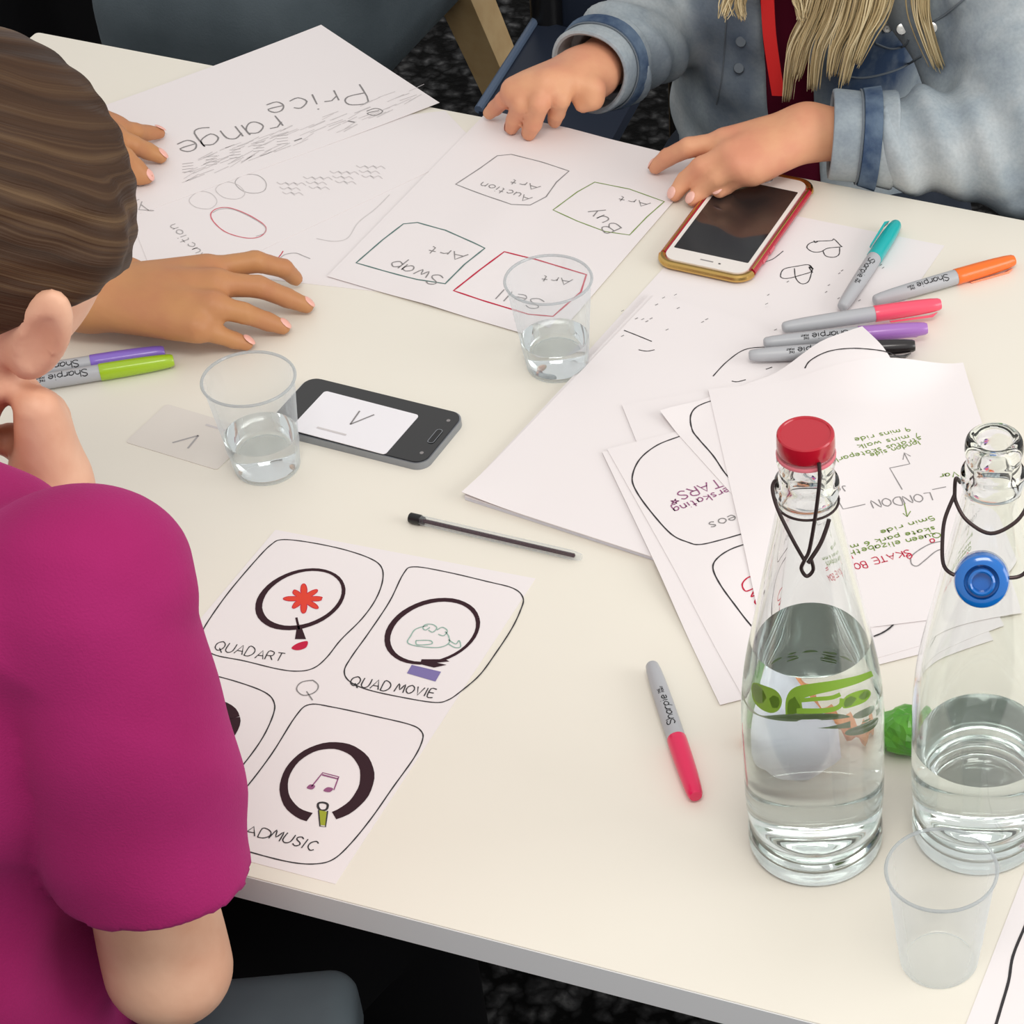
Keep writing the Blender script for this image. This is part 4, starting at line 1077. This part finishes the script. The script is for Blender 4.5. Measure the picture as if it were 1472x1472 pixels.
# ------------------------------------------------------------------ chairs and bag
def prep(fn, name, lo, hi, vox, m, parent, smooth=True):
    v, f = surface(fn, lo, hi, vox); return obj(name, v, f, m, parent, smooth)
def leg(parent, a, b, w, m):
    d = np.asarray(b, float)-np.asarray(a, float); R = axes(d, (0,1,0.1)); L = np.linalg.norm(d)
    F = lambda q: np.asarray(a, float) + R[:, 0]*q[0] + R[:, 1]*q[1] + R[:, 2]*q[2]
    m_ = MB(); m_.add([F(q) for q in ((0,-w,-w),(0,w,-w),(0,w,w),(0,-w,w),(L,-w*.7,-w*.7),(L,w*.7,-w*.7),(L,w*.7,w*.7),(L,-w*.7,w*.7))], [(0,3,2,1),(4,5,6,7),(0,1,5,4),(1,2,6,5),(2,3,7,6),(3,0,4,7)])
    m_.build('leg', m, parent, smooth=False)
# empty grey chair beyond the table
gc = np.array((-1572., 2440., -740.))
t = thing('grey_chair', gc, 'grey upholstered tub chair with pale wooden legs beyond the table', 'chair')
def fgrey(p):
    seat = d_box(p, gc+np.array((0,0,470)), (174,215,95), None, 80)
    back = d_box(p, gc+np.array((0,190,650)), (170,60,230), None, 55)
    armL = d_box(p, gc+np.array((-150,40,560)), (38,190,120), None, 36); armR = d_box(p, gc+np.array((150,40,560)), (38,190,120), None, 36)
    return smin(smin(seat, back, 40), smin(armL, armR, 5), 30)
prep(fgrey, 'tub_shell', gc+np.array((-270,-260,340)), gc+np.array((270,270,900)), 9.0, M['chair_grey'], t)
for sx, sy in ((1,-1), (-1,-1), (1,1), (-1,1)):
    leg(t, gc+np.array((148*sx, 150*sy, 410)), gc+np.array((230*sx, 225*sy, 0)), 25, M['wood'])
# navy chair
nc = np.array((-1060., 2420., -740.))
t = thing('navy_chair', nc, 'navy plastic chair with black frame behind the hand in denim cuff', 'chair')
s0, s1 = T(688,160,-290), T(772,28,-290)
sq = [s0, s1, s1+np.array((170,-20,0)), s0+np.array((170,-20,0))]
m_ = MB(); m_.add([q+np.array((0,0,dz)) for dz in (-16,0) for q in sq], [(0,1,2,3),(7,6,5,4),(0,4,5,1),(1,5,6,2),(2,6,7,3),(3,7,4,0)]); m_.build('seat', M['navy'], t, smooth=False)
m_ = MB(); m_.tube([s0+np.array((0,0,2)), s1+np.array((0,0,2))], 5, 10); m_.build('seat_edge', M['navy_edge'], t)
m_ = MB(); bq = [s1+np.array((0,10,-40)), s1+np.array((170,-10,-40)), s1+np.array((170,30,360)), s1+np.array((0,50,360))]
m_.add([q+np.array((0,dy,0)) for dy in (0,16) for q in bq], [(3,2,1,0),(4,5,6,7),(0,1,5,4),(1,2,6,5),(2,3,7,6),(3,0,4,7)]); m_.build('backrest', M['navy'], t, smooth=False)
for q in (s0, s1, s1+np.array((170,-20,0)), s0+np.array((170,-20,0))):
    m_ = MB(); m_.tube([q+np.array((20,0,-14)), np.array((q[0], q[1], -740))], 11, 12); m_.build('leg', M['black_plastic'], t)
m_ = MB(); m_.tube([s1+np.array((10,5,-20)), s1+np.array((14,40,340))], 20, 12); m_.build('back_post', M['black_plastic'], t)
# black bag beside the grey chair
bc = T(60,20,-560); bc[2] = -740
t = tag(prep(lambda p: d_box(p, bc+np.array((0,0,190)), (80,110,190), None, 50), 'black_bag', bc+np.array((-140,-160,-20)), bc+np.array((140,160,400)), 9.0, M['black'], None), 'black bag standing on the carpet beside the grey chair', 'bag')

# ------------------------------------------------------------------ people
def hand(p, wrist, wdir, fingers, thumb, wr=(21, 13), palm_k=9.0):
    """wrist point, direction across the wrist (towards the index side); fingers index..little, each a list of 4 points MCP..tip"""
    wdir = np.asarray(wdir, float)/np.linalg.norm(wdir)
    d = None; offs = (11, 4, -4, -11)
    for f, o in zip(fingers, offs):
        e = d_cone(p, wrist + wdir*o, f[0], 17, 11.5); d = e if d is None else smin(d, e, palm_k)
    for a, b in zip(fingers[:-1], fingers[1:]):
        d = smin(d, d_cone(p, (a[0]+wrist)/2, (b[0]*.8+wrist*.2), 13, 11), 6)
    base = d; out = base
    RR = ((10.2, 9.0, 7.9, 6.6), (10.4, 9.2, 8.1, 6.8), (10.0, 8.7, 7.7, 6.5), (9.0, 7.7, 6.9, 5.9))
    for f, r in zip(fingers, RR):
        out = smin(out, smin(base, chain(p, f, r, 2.5), 7), 3.0)
    if thumb is not None:
        out = np.minimum(out, smin(base, chain(p, thumb, (15, 11.5, 9.8, 8.0), 4), 12))
    return out
def P3(l): return [T(x, y, z) for x, y, z in l]
def nail(parent, f, m, up=(0,0,1), s=1.0):
    a, b = np.asarray(f[-2]), np.asarray(f[-1]); d = b-a; d /= np.linalg.norm(d); R = axes(d, up)
    c = b + d*1.0 + R[:, 2]*4.6*s
    R2 = axes(d - R[:, 2]*.35, R[:, 2])
    m_ = MB(); n = 12; v = []
    for j in range(5):
        th = math.pi/2*j/4
        for i in range(n):
            an = 2*math.pi*i/n
            v.append(c + R2[:, 0]*6.0*s*math.cos(an)*math.sin(th) + R2[:, 1]*4.9*s*math.sin(an)*math.sin(th) + R2[:, 2]*1.9*s*math.cos(th))
    m_.add(v, [(j*n+i, j*n+(i+1)%n, (j+1)*n+(i+1)%n, (j+1)*n+i) for j in range(4) for i in range(n)]); m_.build('fingernail', m, parent)
def lerp(a, b, t): return np.asarray(a)*(1-t) + np.asarray(b)*t
def strands(guides, n, jit, r, seed, tint, taper=.35, ns=5):
    """tapered hair tubes scattered around guide curves; returns verts, faces, tint"""
    rg = np.random.default_rng(seed); mb = MB(); tn = []
    for g in guides:
        for k in range(n):
            off = rg.normal(0, 1, 3)*jit; ph = rg.uniform(0, 6); t0 = rg.uniform(*tint)
            pts = [np.asarray(q) + off*(1 - .45*i/(len(g)-1)) + rg.normal(0, .12, 3)*jit for i, q in enumerate(g)]
            q = spline(pts, ns); m = len(q); c0 = len(mb.v)
            mb.tube(q, [r*(1 - (1-taper)*(i/(m-1))**2) for i in range(m)], 5)
            tn += [float(np.clip(t0 + .12*math.sin(ph + i*.5), 0, 1)) for i in range(m) for _ in range(5)]
            assert len(mb.v) - c0 == m*5
    return mb.v, mb.f, tn

# --- person across the table in a denim jacket
base = np.array((-785., 2110., -740.))
t = thing('person', base, 'person in a washed denim jacket with red lanyard and long blond hair', 'person')
rh_w = V(842,106,1850); lh_w = T(1160,190,44)
r_f = [P3(l) for l in (((812,118,52),(806,142,44),(800,162,24),(797,174,10)), ((786,120,54),(775,150,42),(766,178,20),(760,192,8)), ((762,124,50),(749,150,38),(740,172,18),(735,184,8)), ((741,131,44),(724,144,32),(712,155,18),(703,163,9)))]
r_th = [V(846,118,1840), T(852,128,44), T(852,142,36), T(838,150,30)]
l_f = [P3(l) for l in (((1042,205,42),(990,212,38),(960,226,22),(942,240,9)), ((1050,222,42),(1008,240,32),(985,260,17),(970,279,8)), ((1062,238,38),(1030,256,27),(1010,272,14),(996,287,8)), ((1082,246,32),(1058,258,24),(1044,268,16),(1034,276,14)))]
l_th = [T(1130,205,30), T(1095,212,22), T(1060,212,16), T(1030,214,14)]
r_el = np.array((-880., 2060., 8.)); l_el = np.array((-478., 1893., 22.))
r_sh = np.array((-965., 2075., 290.)); l_sh = np.array((-600., 2075., 290.))
hip = np.array((-785., 2130., -240.)); chest = np.array((-785., 2090., 190.)); neck = np.array((-782., 2060., 370.)); headc = np.array((-782., 2030., 500.))
def bodyD(p):
    d = smin(d_cone(p, hip, chest, 118, 120), d_cone(p, r_sh, l_sh, 55, 55), 60)
    d = smin(d, d_cone(p, chest, neck, 70, 48), 40)
    d = smin(d, d_ell(p, headc, (76, 95, 112)), 25)
    for s in (-1, 1):
        d = smin(d, d_cone(p, hip + np.array((80*s, 0, 0)), hip + np.array((95*s, -330, -20)), 85, 60), 30)
        d = smin(d, d_cone(p, hip + np.array((95*s, -330, -20)), hip + np.array((95*s, -300, -440)), 56, 40), 20)
        d = smin(d, d_cone(p, hip + np.array((95*s, -300, -460)), hip + np.array((98*s, -420, -478)), 34, 26), 15)
    for sh, el, w in ((r_sh, r_el, rh_w), (l_sh, l_el, lh_w)):
        a = smin(d_cone(p, sh, el, 46, 36), d_cone(p, el, w, 36, 22), 10); d = smin(d, a, 20)
    d = smin(d, hand(p, rh_w, (.9,.35,0), r_f, r_th), 14)
    d = smin(d, hand(p, lh_w, (-.2,.97,0), l_f, l_th), 14)
    return d
v, f = surface(bodyD, (-1060, 1660, -745), (-380, 2260, 640), 3.0)
bd = obj('body', v, f, M['skin_rosy'], t)
for f_ in l_f: nail(bd, f_, M['nail_l'])
for f_ in r_f[1:3]: nail(bd, f_, M['nail_l'])
JW = [((.05,.02,.03), 2.2, .3), ((-.03,.06,.04), 1.8, 2.0), ((.02,-.03,.09), 1.6, 1.0), ((.11,.05,-.06), 1.0, .7)]
r_cuff = lerp(rh_w, r_el, .03); l_cuff = lerp(lh_w, l_el, .10)
def armfolds(p, a, b, amp):
    ax = (b-a)/np.linalg.norm(b-a); u = (p-a) @ ax
    return amp*np.sin(u*.11 + .05*(p[:, 2]+p[:, 1]*.5))*np.sin(u*.031+1.0) + amp*.5*np.sin(u*.21 - .06*p[:, 0] + .08*p[:, 2])
def sleeveD(p, cuff, el, sh, rc, re, rs):
    fo = d_cone(p, cuff, el, rc, re) + armfolds(p, cuff, el, 4.6)
    ax_ = (el-cuff)/np.linalg.norm(el-cuff); fo = np.maximum(fo, -((p - cuff) @ ax_))
    up = d_cone(p, el, sh, re, rs) + armfolds(p, el, sh, 2.6)
    return smin(fo, up, 16)
def jacketD(p):
    tor = smin(d_cone(p, hip + np.array((0, 0, 60)), chest, 134, 138), d_cone(p, r_sh, l_sh, 68, 68), 50) + folds(p, JW)
    slot = d_box(p, (-752, 1900, 100), (22, 160, 420), None, 4)
    tor = np.maximum(tor, -slot)
    d = smin(tor, sleeveD(p, lerp(r_cuff, r_el, .14), r_el, r_sh, 40, 52, 64), 14)
    d = smin(d, sleeveD(p, lerp(l_cuff, l_el, .22), l_el, l_sh, 40, 58, 66), 36)
    d = smin(d, d_cone(p, (-655, 2030, 170), (-545, 1950, 40), 60, 46) + folds(p, JW), 24)   # cloth bunched under the arm
    for a, e, k in ((r_cuff, r_el, .0), (l_cuff, l_el, .0)):   # hollow the openings
        ax = (e-a)/np.linalg.norm(e-a); d = np.maximum(d, -d_cone(p, a - ax*60, a + ax*50, 30, 30))
    return d
v, f = surface(jacketD, (-1080, 1760, -380), (-370, 2290, 400), 4.0, 1.9)
JV, JF = v, f
v, f = surface(lambda p: smin(d_cone(p, hip, chest, 127, 129), d_cone(p, chest, neck, 80, 56), 30) + folds(p, JW)*.5, (-960, 1920, -380), (-620, 2270, 330), 6.0)
obj('shirt', v, f, M['shirt_red'], t)
v, f = surface(lambda p: np.minimum.reduce([smin(d_cone(p, hip + np.array((80*s, 0, -5)), hip + np.array((95*s, -330, -20)), 96, 70), d_cone(p, hip + np.array((95*s, -330, -20)), hip + np.array((95*s, -300, -420)), 66, 52), 25) for s in (-1, 1)]), (-1000, 1640, -730), (-560, 2260, -130), 7.0)
obj('jeans', v, f, M['jeans'], t)
# cuffs
def cuff(parent, a, ax, L, r0, r1, up):
    R = axes(ax, up); a = np.asarray(a)
    F = lambda q: a + R[:, 0]*q[2] + R[:, 1]*q[0] + R[:, 2]*q[1]
    m_ = MB(); n = 44
    def ringp(r, z, ph): return [F(((r + 1.5*math.sin(3*2*math.pi*i/n+ph))*math.cos(2*math.pi*i/n), (r + 1.5*math.sin(3*2*math.pi*i/n+ph))*math.sin(2*math.pi*i/n), z)) for i in range(n)]
    rows = [ringp(r0-4, L*.7, 0), ringp(r0-4.5, 2, 0), ringp(r0-2.5, 0, 0), ringp(r0, .5, 0), ringp(r0+1, 3, 0), ringp(r0+1, L*.5, .4), ringp(r1+2, L-2, .8), ringp(r1+1, L, .8), ringp(r1-5, L+1, .8)]
    m_.add([q for r in rows for q in r], [(j*n+i, j*n+(i+1)%n, (j+1)*n+(i+1)%n, (j+1)*n+i) for j in range(len(rows)-1) for i in range(n)])
    cf = m_.build('cuff', M['denim'], parent)
    m_ = MB(); b0, b1 = L*.46, L*.74
    rows = [ringp(r0+1.2, b0, .4), ringp(r0+3.8, b0+.5, .4), ringp(r1+4.4, b1-.5, .6), ringp(r1+1.4, b1, .6)]
    m_.add([q for r in rows for q in r], [(j*n+i, j*n+(i+1)%n, (j+1)*n+(i+1)%n, (j+1)*n+i) for j in range(len(rows)-1) for i in range(n)]); m_.build('cuff_band', M['denim_dark'], cf)
    for z in (b0-1.5, L-3):
        m_ = MB(); m_.tube(ringp(r0+2.4, z, .4), .8, 6, closed=True); m_.build('cuff_seam', M['denim_seam'], cf)
cuff(t, r_cuff, r_el-r_cuff, 44, 39, 41, (0,0,1))
cuff(t, l_cuff, l_el-l_cuff, 58, 39, 42, (0,0,1))
# lanyard, buttons, seams, pocket flap
m_ = MB(); ln = [V(1101,-60,1946), V(1103,0,1943), V(1106,50,1940), V(1112,95,1938), V(1119,138,1936)]
q = spline(ln, 6); w = np.array((6.5, 0, 1.0))
m_.add([p_ + s*w + np.array((0, dy, 0)) for p_ in q for s in (-1, 1) for dy in (0, 1.2)], [g for i in range(len(q)-1) for g in ((4*i, 4*i+2, 4*i+6, 4*i+4), (4*i+1, 4*i+5, 4*i+7, 4*i+3), (4*i, 4*i+4, 4*i+5, 4*i+1), (4*i+2, 4*i+3, 4*i+7, 4*i+6))])
m_.build('lanyard', M['lanyard'], t)
def on_jacket(px, py, off=0.0):
    d = np.array(ray(px, py)); d /= np.linalg.norm(d); o = np.array((0., 0., CAMH)); s = 1700.0
    for _ in range(90):
        e = jacketD((o + d*s)[None])[0]
        if e < .3: break
        s += max(e*.7, .3)
    return o + d*(s - off)
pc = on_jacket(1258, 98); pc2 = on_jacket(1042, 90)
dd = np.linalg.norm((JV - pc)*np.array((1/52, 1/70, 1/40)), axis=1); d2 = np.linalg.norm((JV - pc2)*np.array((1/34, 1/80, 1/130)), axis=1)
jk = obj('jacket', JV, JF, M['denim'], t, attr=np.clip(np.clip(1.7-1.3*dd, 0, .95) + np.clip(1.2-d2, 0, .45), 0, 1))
for px, py in ((1062,98),(1065,60),(1340,40),(1275,40),(1296,42)):
    c = on_jacket(px, py, 1.0); vw = np.array((0,0,CAMH))-c; R = axes(vw); F = lambda q, c=c, R=R: c + R[:, 0]*q[2] + R[:, 1]*q[0] + R[:, 2]*q[1]
    m_ = MB(); m_.lathe([(.01,2.4),(2.2,2.6),(4.6,2.2),(5.2,1.0),(5.2,-1)], n=20, M=F); m_.build('jacket_button', M['chrome'] if px > 1100 else M['denim_seam'], jk)
def seam(px, r=1.0, n=5, m='denim_seam'):
    q = [on_jacket(x, y, .2) for x, y in [tuple(a) for a in spline([np.array(p, float) for p in px], n)]]
    m_ = MB(); m_.tube(q, r, 6); m_.build('jacket_seam', M[m], jk)
seam([(1045,5),(1042,60),(1038,110),(1030,150)], .9)
seam([(1258,62),(1280,70),(1300,66),(1306,56)], 1.1)
seam([(1200,105),(1240,112),(1290,100),(1325,80)], 1.1)
seam([(1335,35),(1360,20),(1390,-5)], 1.2)
G = lambda pts, y: [V(x, yy, y - 6*i) for i, (x, yy) in enumerate(pts)]
guides = [G(g, y) for g, y in ((((1185,-70),(1166,15),(1141,70),(1131,142)),1925), (((1200,-70),(1180,10),(1158,60),(1146,110)),1920), (((1220,-70),(1198,20),(1176,70),(1170,128)),1922), (((1245,-70),(1225,20),(1205,65),(1196,105)),1915), (((1262,-70),(1246,15),(1224,70),(1212,118)),1912), (((1285,-70),(1268,10),(1248,50),(1232,90)),1915), (((1325,-70),(1322,5),(1332,50),(1348,96)),1930), (((1150,-70),(1146,-10),(1150,10),(1152,25)),1925), (((1060,-70),(1052,-15),(1044,8),(1040,22)),1935), (((1072,-70),(1066,-15),(1062,6),(1066,24)),1935))]
v, f, tn = strands(guides, 38, 4.8, .85, 4, (.2, 1.0))
obj('hair', v, f, M['hair_blond'], t, attr=tn)
v, f = surface(lambda p: np.maximum(d_ell(p, headc+np.array((0,14,14)), (90,106,116)), -(p[:, 1]-headc[1]+70)), headc-np.array((110,130,130)), headc+np.array((110,140,150)), 6.0)
obj('hair_crown', v, f, M['hair_blond'], t, attr=np.full(len(v), .5))

# --- person whose tanned hands rest on the price papers
base = np.array((-1800., 1540., -740.))
t = thing('person', base, 'person with tanned hands spread on the price papers, arms reaching in from the table end', 'person')
a_w = T(128,428,34); b_w = T(112,190,30)
a_f = [P3(l) for l in (((298,388,42),(368,376,42),(408,386,26),(424,400,10)), ((312,408,44),(372,412,36),(412,428,18),(440,439,8)), ((306,440,40),(350,450,30),(384,462,15),(406,470,8)), ((282,470,31),(312,480,22),(336,489,12),(354,494,7)))]
a_th = [T(185,395,24), T(225,408,18), T(262,420,14), T(300,432,11)]
b_f = [P3(l) for l in (((138,222,34),(165,236,26),(185,248,16),(200,256,9)), ((150,208,38),(178,226,30),(196,242,17),(210,254,9)), ((160,197,36),(190,208,27),(212,217,15),(230,225,8)), ((165,186,30),(194,189,22),(212,191,13),(228,191,8)))]
b_th = [T(112,215,24), T(116,235,18), T(128,250,14), T(140,262,10)]
a_el = np.array((-1415., 1350., 36.)); b_el = np.array((-1535., 1640., 30.))
a_sh = np.array((-1690., 1400., 300.)); b_sh = np.array((-1690., 1720., 300.))
hip = np.array((-1790., 1560., -240.)); chest = np.array((-1760., 1560., 190.)); neck = np.array((-1730., 1560., 370.)); headc = np.array((-1690., 1560., 500.))
def bodyM(p):
    d = smin(d_cone(p, hip, chest, 120, 124), d_cone(p, a_sh, b_sh, 56, 56), 60)
    d = smin(d, d_cone(p, chest, neck, 70, 52), 40); d = smin(d, d_ell(p, headc, (95, 78, 115)), 25)
    for s in (-1, 1):
        d = smin(d, d_cone(p, hip + np.array((0, 80*s, 0)), hip + np.array((330, 95*s, -20)), 85, 60), 30)
        d = smin(d, d_cone(p, hip + np.array((330, 95*s, -20)), hip + np.array((300, 95*s, -440)), 56, 40), 20)
        d = smin(d, d_cone(p, hip + np.array((300, 95*s, -460)), hip + np.array((420, 98*s, -478)), 34, 26), 15)
    for sh, el, w in ((a_sh, a_el, a_w), (b_sh, b_el, b_w)):
        d = smin(d, smin(d_cone(p, sh, el, 48, 40), d_cone(p, el, w, 38, 25), 10), 20)
    d = smin(d, hand(p, a_w, (-.25,.97,0), a_f, a_th), 16)
    d = smin(d, hand(p, b_w, (.35,-.93,0), b_f, b_th), 16)
    return d
v, f = surface(bodyM, (-1960, 1260, -745), (-940, 1850, 640), 3.0)
bd = obj('body', v, f, M['skin_tan'], t)
for f_ in a_f[1:]: nail(bd, f_, M['nail'])
for f_ in b_f[1:]: nail(bd, f_, M['nail'])
v, f = surface(lambda p: smin(smin(d_cone(p, hip, chest, 132, 136), d_cone(p, a_sh, b_sh, 70, 70), 60), np.minimum(d_cone(p, a_sh, lerp(a_sh, a_el, .45), 66, 60), d_cone(p, b_sh, lerp(b_sh, b_el, .45), 66, 60)), 16) + folds(p, JW), (-1960, 1280, -390), (-1480, 1840, 400), 7.0)
obj('tee_shirt', v, f, M['black'], t)
v, f = surface(lambda p: np.minimum.reduce([smin(d_cone(p, hip + np.array((0, 80*s, -5)), hip + np.array((330, 95*s, -20)), 96, 70), d_cone(p, hip + np.array((330, 95*s, -20)), hip + np.array((300, 95*s, -420)), 66, 52), 25) for s in (-1, 1)]), (-1920, 1340, -730), (-1370, 1780, -130), 8.0)
obj('trousers', v, f, M['black'], t)
v, f = surface(lambda p: np.maximum(d_ell(p, headc+np.array((-14,0,16)), (104,88,116)), (p[:, 0]-headc[0]-60)), headc-np.array((130,110,130)), headc+np.array((130,110,150)), 7.0)
obj('hair', v, f, M['hair_brown'], t, attr=np.full(len(v), .2))

# --- person in the foreground in a magenta t-shirt
sh = T(120,852,285); el = T(242,1390,6); wr = T(74,690,240)
up = T(-200,975,215); low = T(-60,1580,-190); headc = T(-42,305,385)
Rh = axes((-.85,.12,-.38), (.35,.42,.84))
neck = headc - Rh[:, 2]*115 + np.array((-45., -10., 0.))
lsh = sh + np.array((-340., 20., -95.))
base = np.array((low[0], low[1]-40, -740.))
t = thing('person', base, 'person in a magenta t-shirt with brown hair resting chin on hand', 'person')
kn = [T(66,612,272), T(58,590,276), T(48,578,282), T(40,572,290)]
f_f = [[T(70,600,262), T(40,566,268), T(12,562,276), T(-14,572,284)], [T(66,594,276), T(34,560,284), T(4,556,292), T(-22,566,298)], [T(60,590,288), T(26,556,298), T(-4,552,304), T(-30,560,308)], [T(54,588,298), T(20,556,308), T(-8,552,312), T(-30,560,316)]]
f_th = [T(62,668,246), T(42,648,246), T(16,632,250), T(-16,634,256)]
def skull(p): return d_ell(p, headc, (92, 72, 98), Rh)
def on_head(px, py, off=0.0):
    d = np.array(ray(px, py)); d /= np.linalg.norm(d); o = np.array((0., 0., CAMH)); k = 900.0; best = (1e9, k)
    for _ in range(80):
        e = skull((o + d*k)[None])[0]
        if e < best[0]: best = (e, k)
        if e < .3: break
        k += max(e*.8, 1.0)
        if k > 2600: break
    return o + d*(best[1] - off)
e0, e1, e2, e3 = on_head(82,412,6), on_head(68,455,9), on_head(45,505,9), on_head(22,552,6)
earC = (e1 + e2)/2; earR = axes(e0 - e3, np.array((0, 0, CAMH)) - earC)
def bodyF(p):
    d = smin(d_cone(p, up, low, 98, 104), d_cone(p, sh, lsh, 42, 42), 40)
    d = smin(d, d_cone(p, up, neck, 52, 46), 30); d = smin(d, d_cone(p, neck, headc, 48, 55), 20)
    d = smin(d, skull(p), 20)
    d = smin(d, d_ell(p, headc + Rh[:, 0]*48 - Rh[:, 2]*52, (40, 42, 46), Rh), 25)
    ear = np.maximum(d_ell(p, earC + earR[:, 2]*1, (38, 17, 10), earR), -d_ell(p, earC + earR[:, 2]*11 - earR[:, 1]*2, (27, 10, 6.5), earR))
    d = smin(d, ear, 4)
    d = smin(d, smin(d_cone(p, sh, el, 50, 35), d_cone(p, el, wr, 36, 23), 14), 20)
    d = smin(d, hand(p, wr, T(74,690,225)-T(74,690,255), f_f, f_th), 10)
    for s in (0, 1):
        h = low + np.array((60-170*s, 0, -20)); k = np.array((-790-190*s, 1120, -235.))
        d = smin(d, d_cone(p, h, k, 88, 62), 30); d = smin(d, d_cone(p, k, k + np.array((0, 20, -440)), 56, 40), 20)
        d = smin(d, d_cone(p, k + np.array((0, 20, -462)), k + np.array((0, 140, -478)), 34, 26), 15)
    return d
lo_ = np.minimum.reduce([low-240, sh-140, headc-160, np.array((-1260, 400, -745))]); hi_ = np.maximum.reduce([sh+120, headc+160, el+70, np.array((-560, 1300, 560))])
v, f = surface(bodyF, lo_, hi_, 3.2)
obj('body', v, f, M['skin'], t)
FW = [((.035,.02,.012), 3.0, .3), ((-.02,.05,.03), 2.4, 2.0), ((.05,-.03,.05), 1.6, 1.0), ((.09,.06,-.03), .8, .2)]
hemc = T(226,1262,92); ax = (hemc-sh)/np.linalg.norm(hemc-sh)
def shirtF(p):
    tor = smin(d_cone(p, up, low, 126, 136), d_cone(p, sh, lsh, 60, 56), 50)
    tor = smin(tor, d_cone(p, up, lerp(up, neck, .3), 70, 62), 30) + folds(p, FW)*1.6 + 5*np.abs(np.sin((p @ np.array((.012,.004,.02))) + .6*np.sin(p @ np.array((.01,.02,-.004)))))
    u = (p - sh) @ ax
    sl = d_cone(p, sh, hemc, 62, 60) + 3.0*np.sin(u*.03 + p[:, 0]*.028 - p[:, 1]*.02) + 1.2*np.abs(np.sin(u*.022 - p[:, 1]*.03 + .4)) + 1.0*np.sin(u*.07 - p[:, 1]*.05)
    sl = np.maximum(sl, (p - hemc) @ ax)                   # cut square at the hem
    sl = np.maximum(sl, -d_cone(p, hemc - ax*40, hemc + ax*80, 42, 52))
    return smin(tor, sl, 5)
v, f = surface(shirtF, np.minimum(low-260, sh-320) - np.array((200,0,40)), np.maximum(sh+150, hemc+100) + np.array((20,60,60)), 4.0)
obj('tee_shirt', v, f, M['tshirt'], t)
def trF(p):
    d = None
    for s in (0, 1):
        h = low + np.array((60-170*s, 0, -25)); k = np.array((-790-190*s, 1120, -240.))
        e = smin(d_cone(p, h, k, 100, 72), d_cone(p, k, k + np.array((0, 20, -420)), 66, 52), 25); d = e if d is None else np.minimum(d, e)
    return d
v, f = surface(trF, (-1300, 400, -735), (-560, 1250, -80), 8.0)
obj('trousers', v, f, M['black'], t)
# hair: close to the head, combed back from the face, tucked behind the ear
hA, hB, hC = on_head(104,428), on_head(0,482), on_head(20,380)
hn = np.cross(hB - hA, np.array((0, 0, CAMH)) - hA); hn /= np.linalg.norm(hn)
if (hC - hA) @ hn < 0: hn = -hn
def hairF(p):
    q = d_ell(p, headc - Rh[:, 0]*4 + Rh[:, 2]*4, (102, 84, 104), Rh)
    lock = chain(p, [on_head(120,300,6), on_head(134,345,10), on_head(120,385,12), on_head(100,424,14)], (18, 17, 13, 4), 6)
    q = smin(np.maximum(q, -((p - hA) @ hn)), lock, 16)
    lat = (p - headc) @ Rh[:, 2]
    return q + .7*np.sin(lat*.42 + .03*((p - headc) @ Rh[:, 0])) + .5*np.sin(lat*.23 + 1.0)
v, f = surface(hairF, headc-160, headc+160, 3.2)
loc = (v - headc) @ Rh
obj('hair', v, f, M['hair_comb'], t, attr=loc[:, 2]/200 + .5 + .00022*(loc[:, 0]+30)**2/10)
gb = T(372,1512,-112)
tag(prep(lambda p: d_box(p, gb, (66,50,30), axes((.9,.42,0)), 18), 'grey_bag', gb-90, gb+90, 4.0, M['grey_bag'], None), 'small grey bag on the lap of the person in magenta', 'bag')
# her chair
sc_ = np.array((-830., 700., -740.))
ch = thing('padded_chair', sc_, 'grey padded chair under the person in the magenta t-shirt', 'chair')
prep(lambda p: d_box(p, sc_ + np.array((0,0,335)), (240,240,34), None, 26), 'seat', sc_+np.array((-270,-270,280)), sc_+np.array((270,270,400)), 7.0, M['grey_bag'], ch)
prep(lambda p: d_box(p, sc_ + np.array((0,-255,600)), (215,28,260), None, 24), 'backrest', sc_+np.array((-250,-310,320)), sc_+np.array((250,-200,890)), 9.0, M['grey_bag'], ch)
for sx, sy in ((1,-1), (-1,-1), (1,1), (-1,1)): leg(ch, sc_+np.array((190*sx, 190*sy, 315)), sc_+np.array((225*sx, 225*sy, 0)), 17, M['wood'])
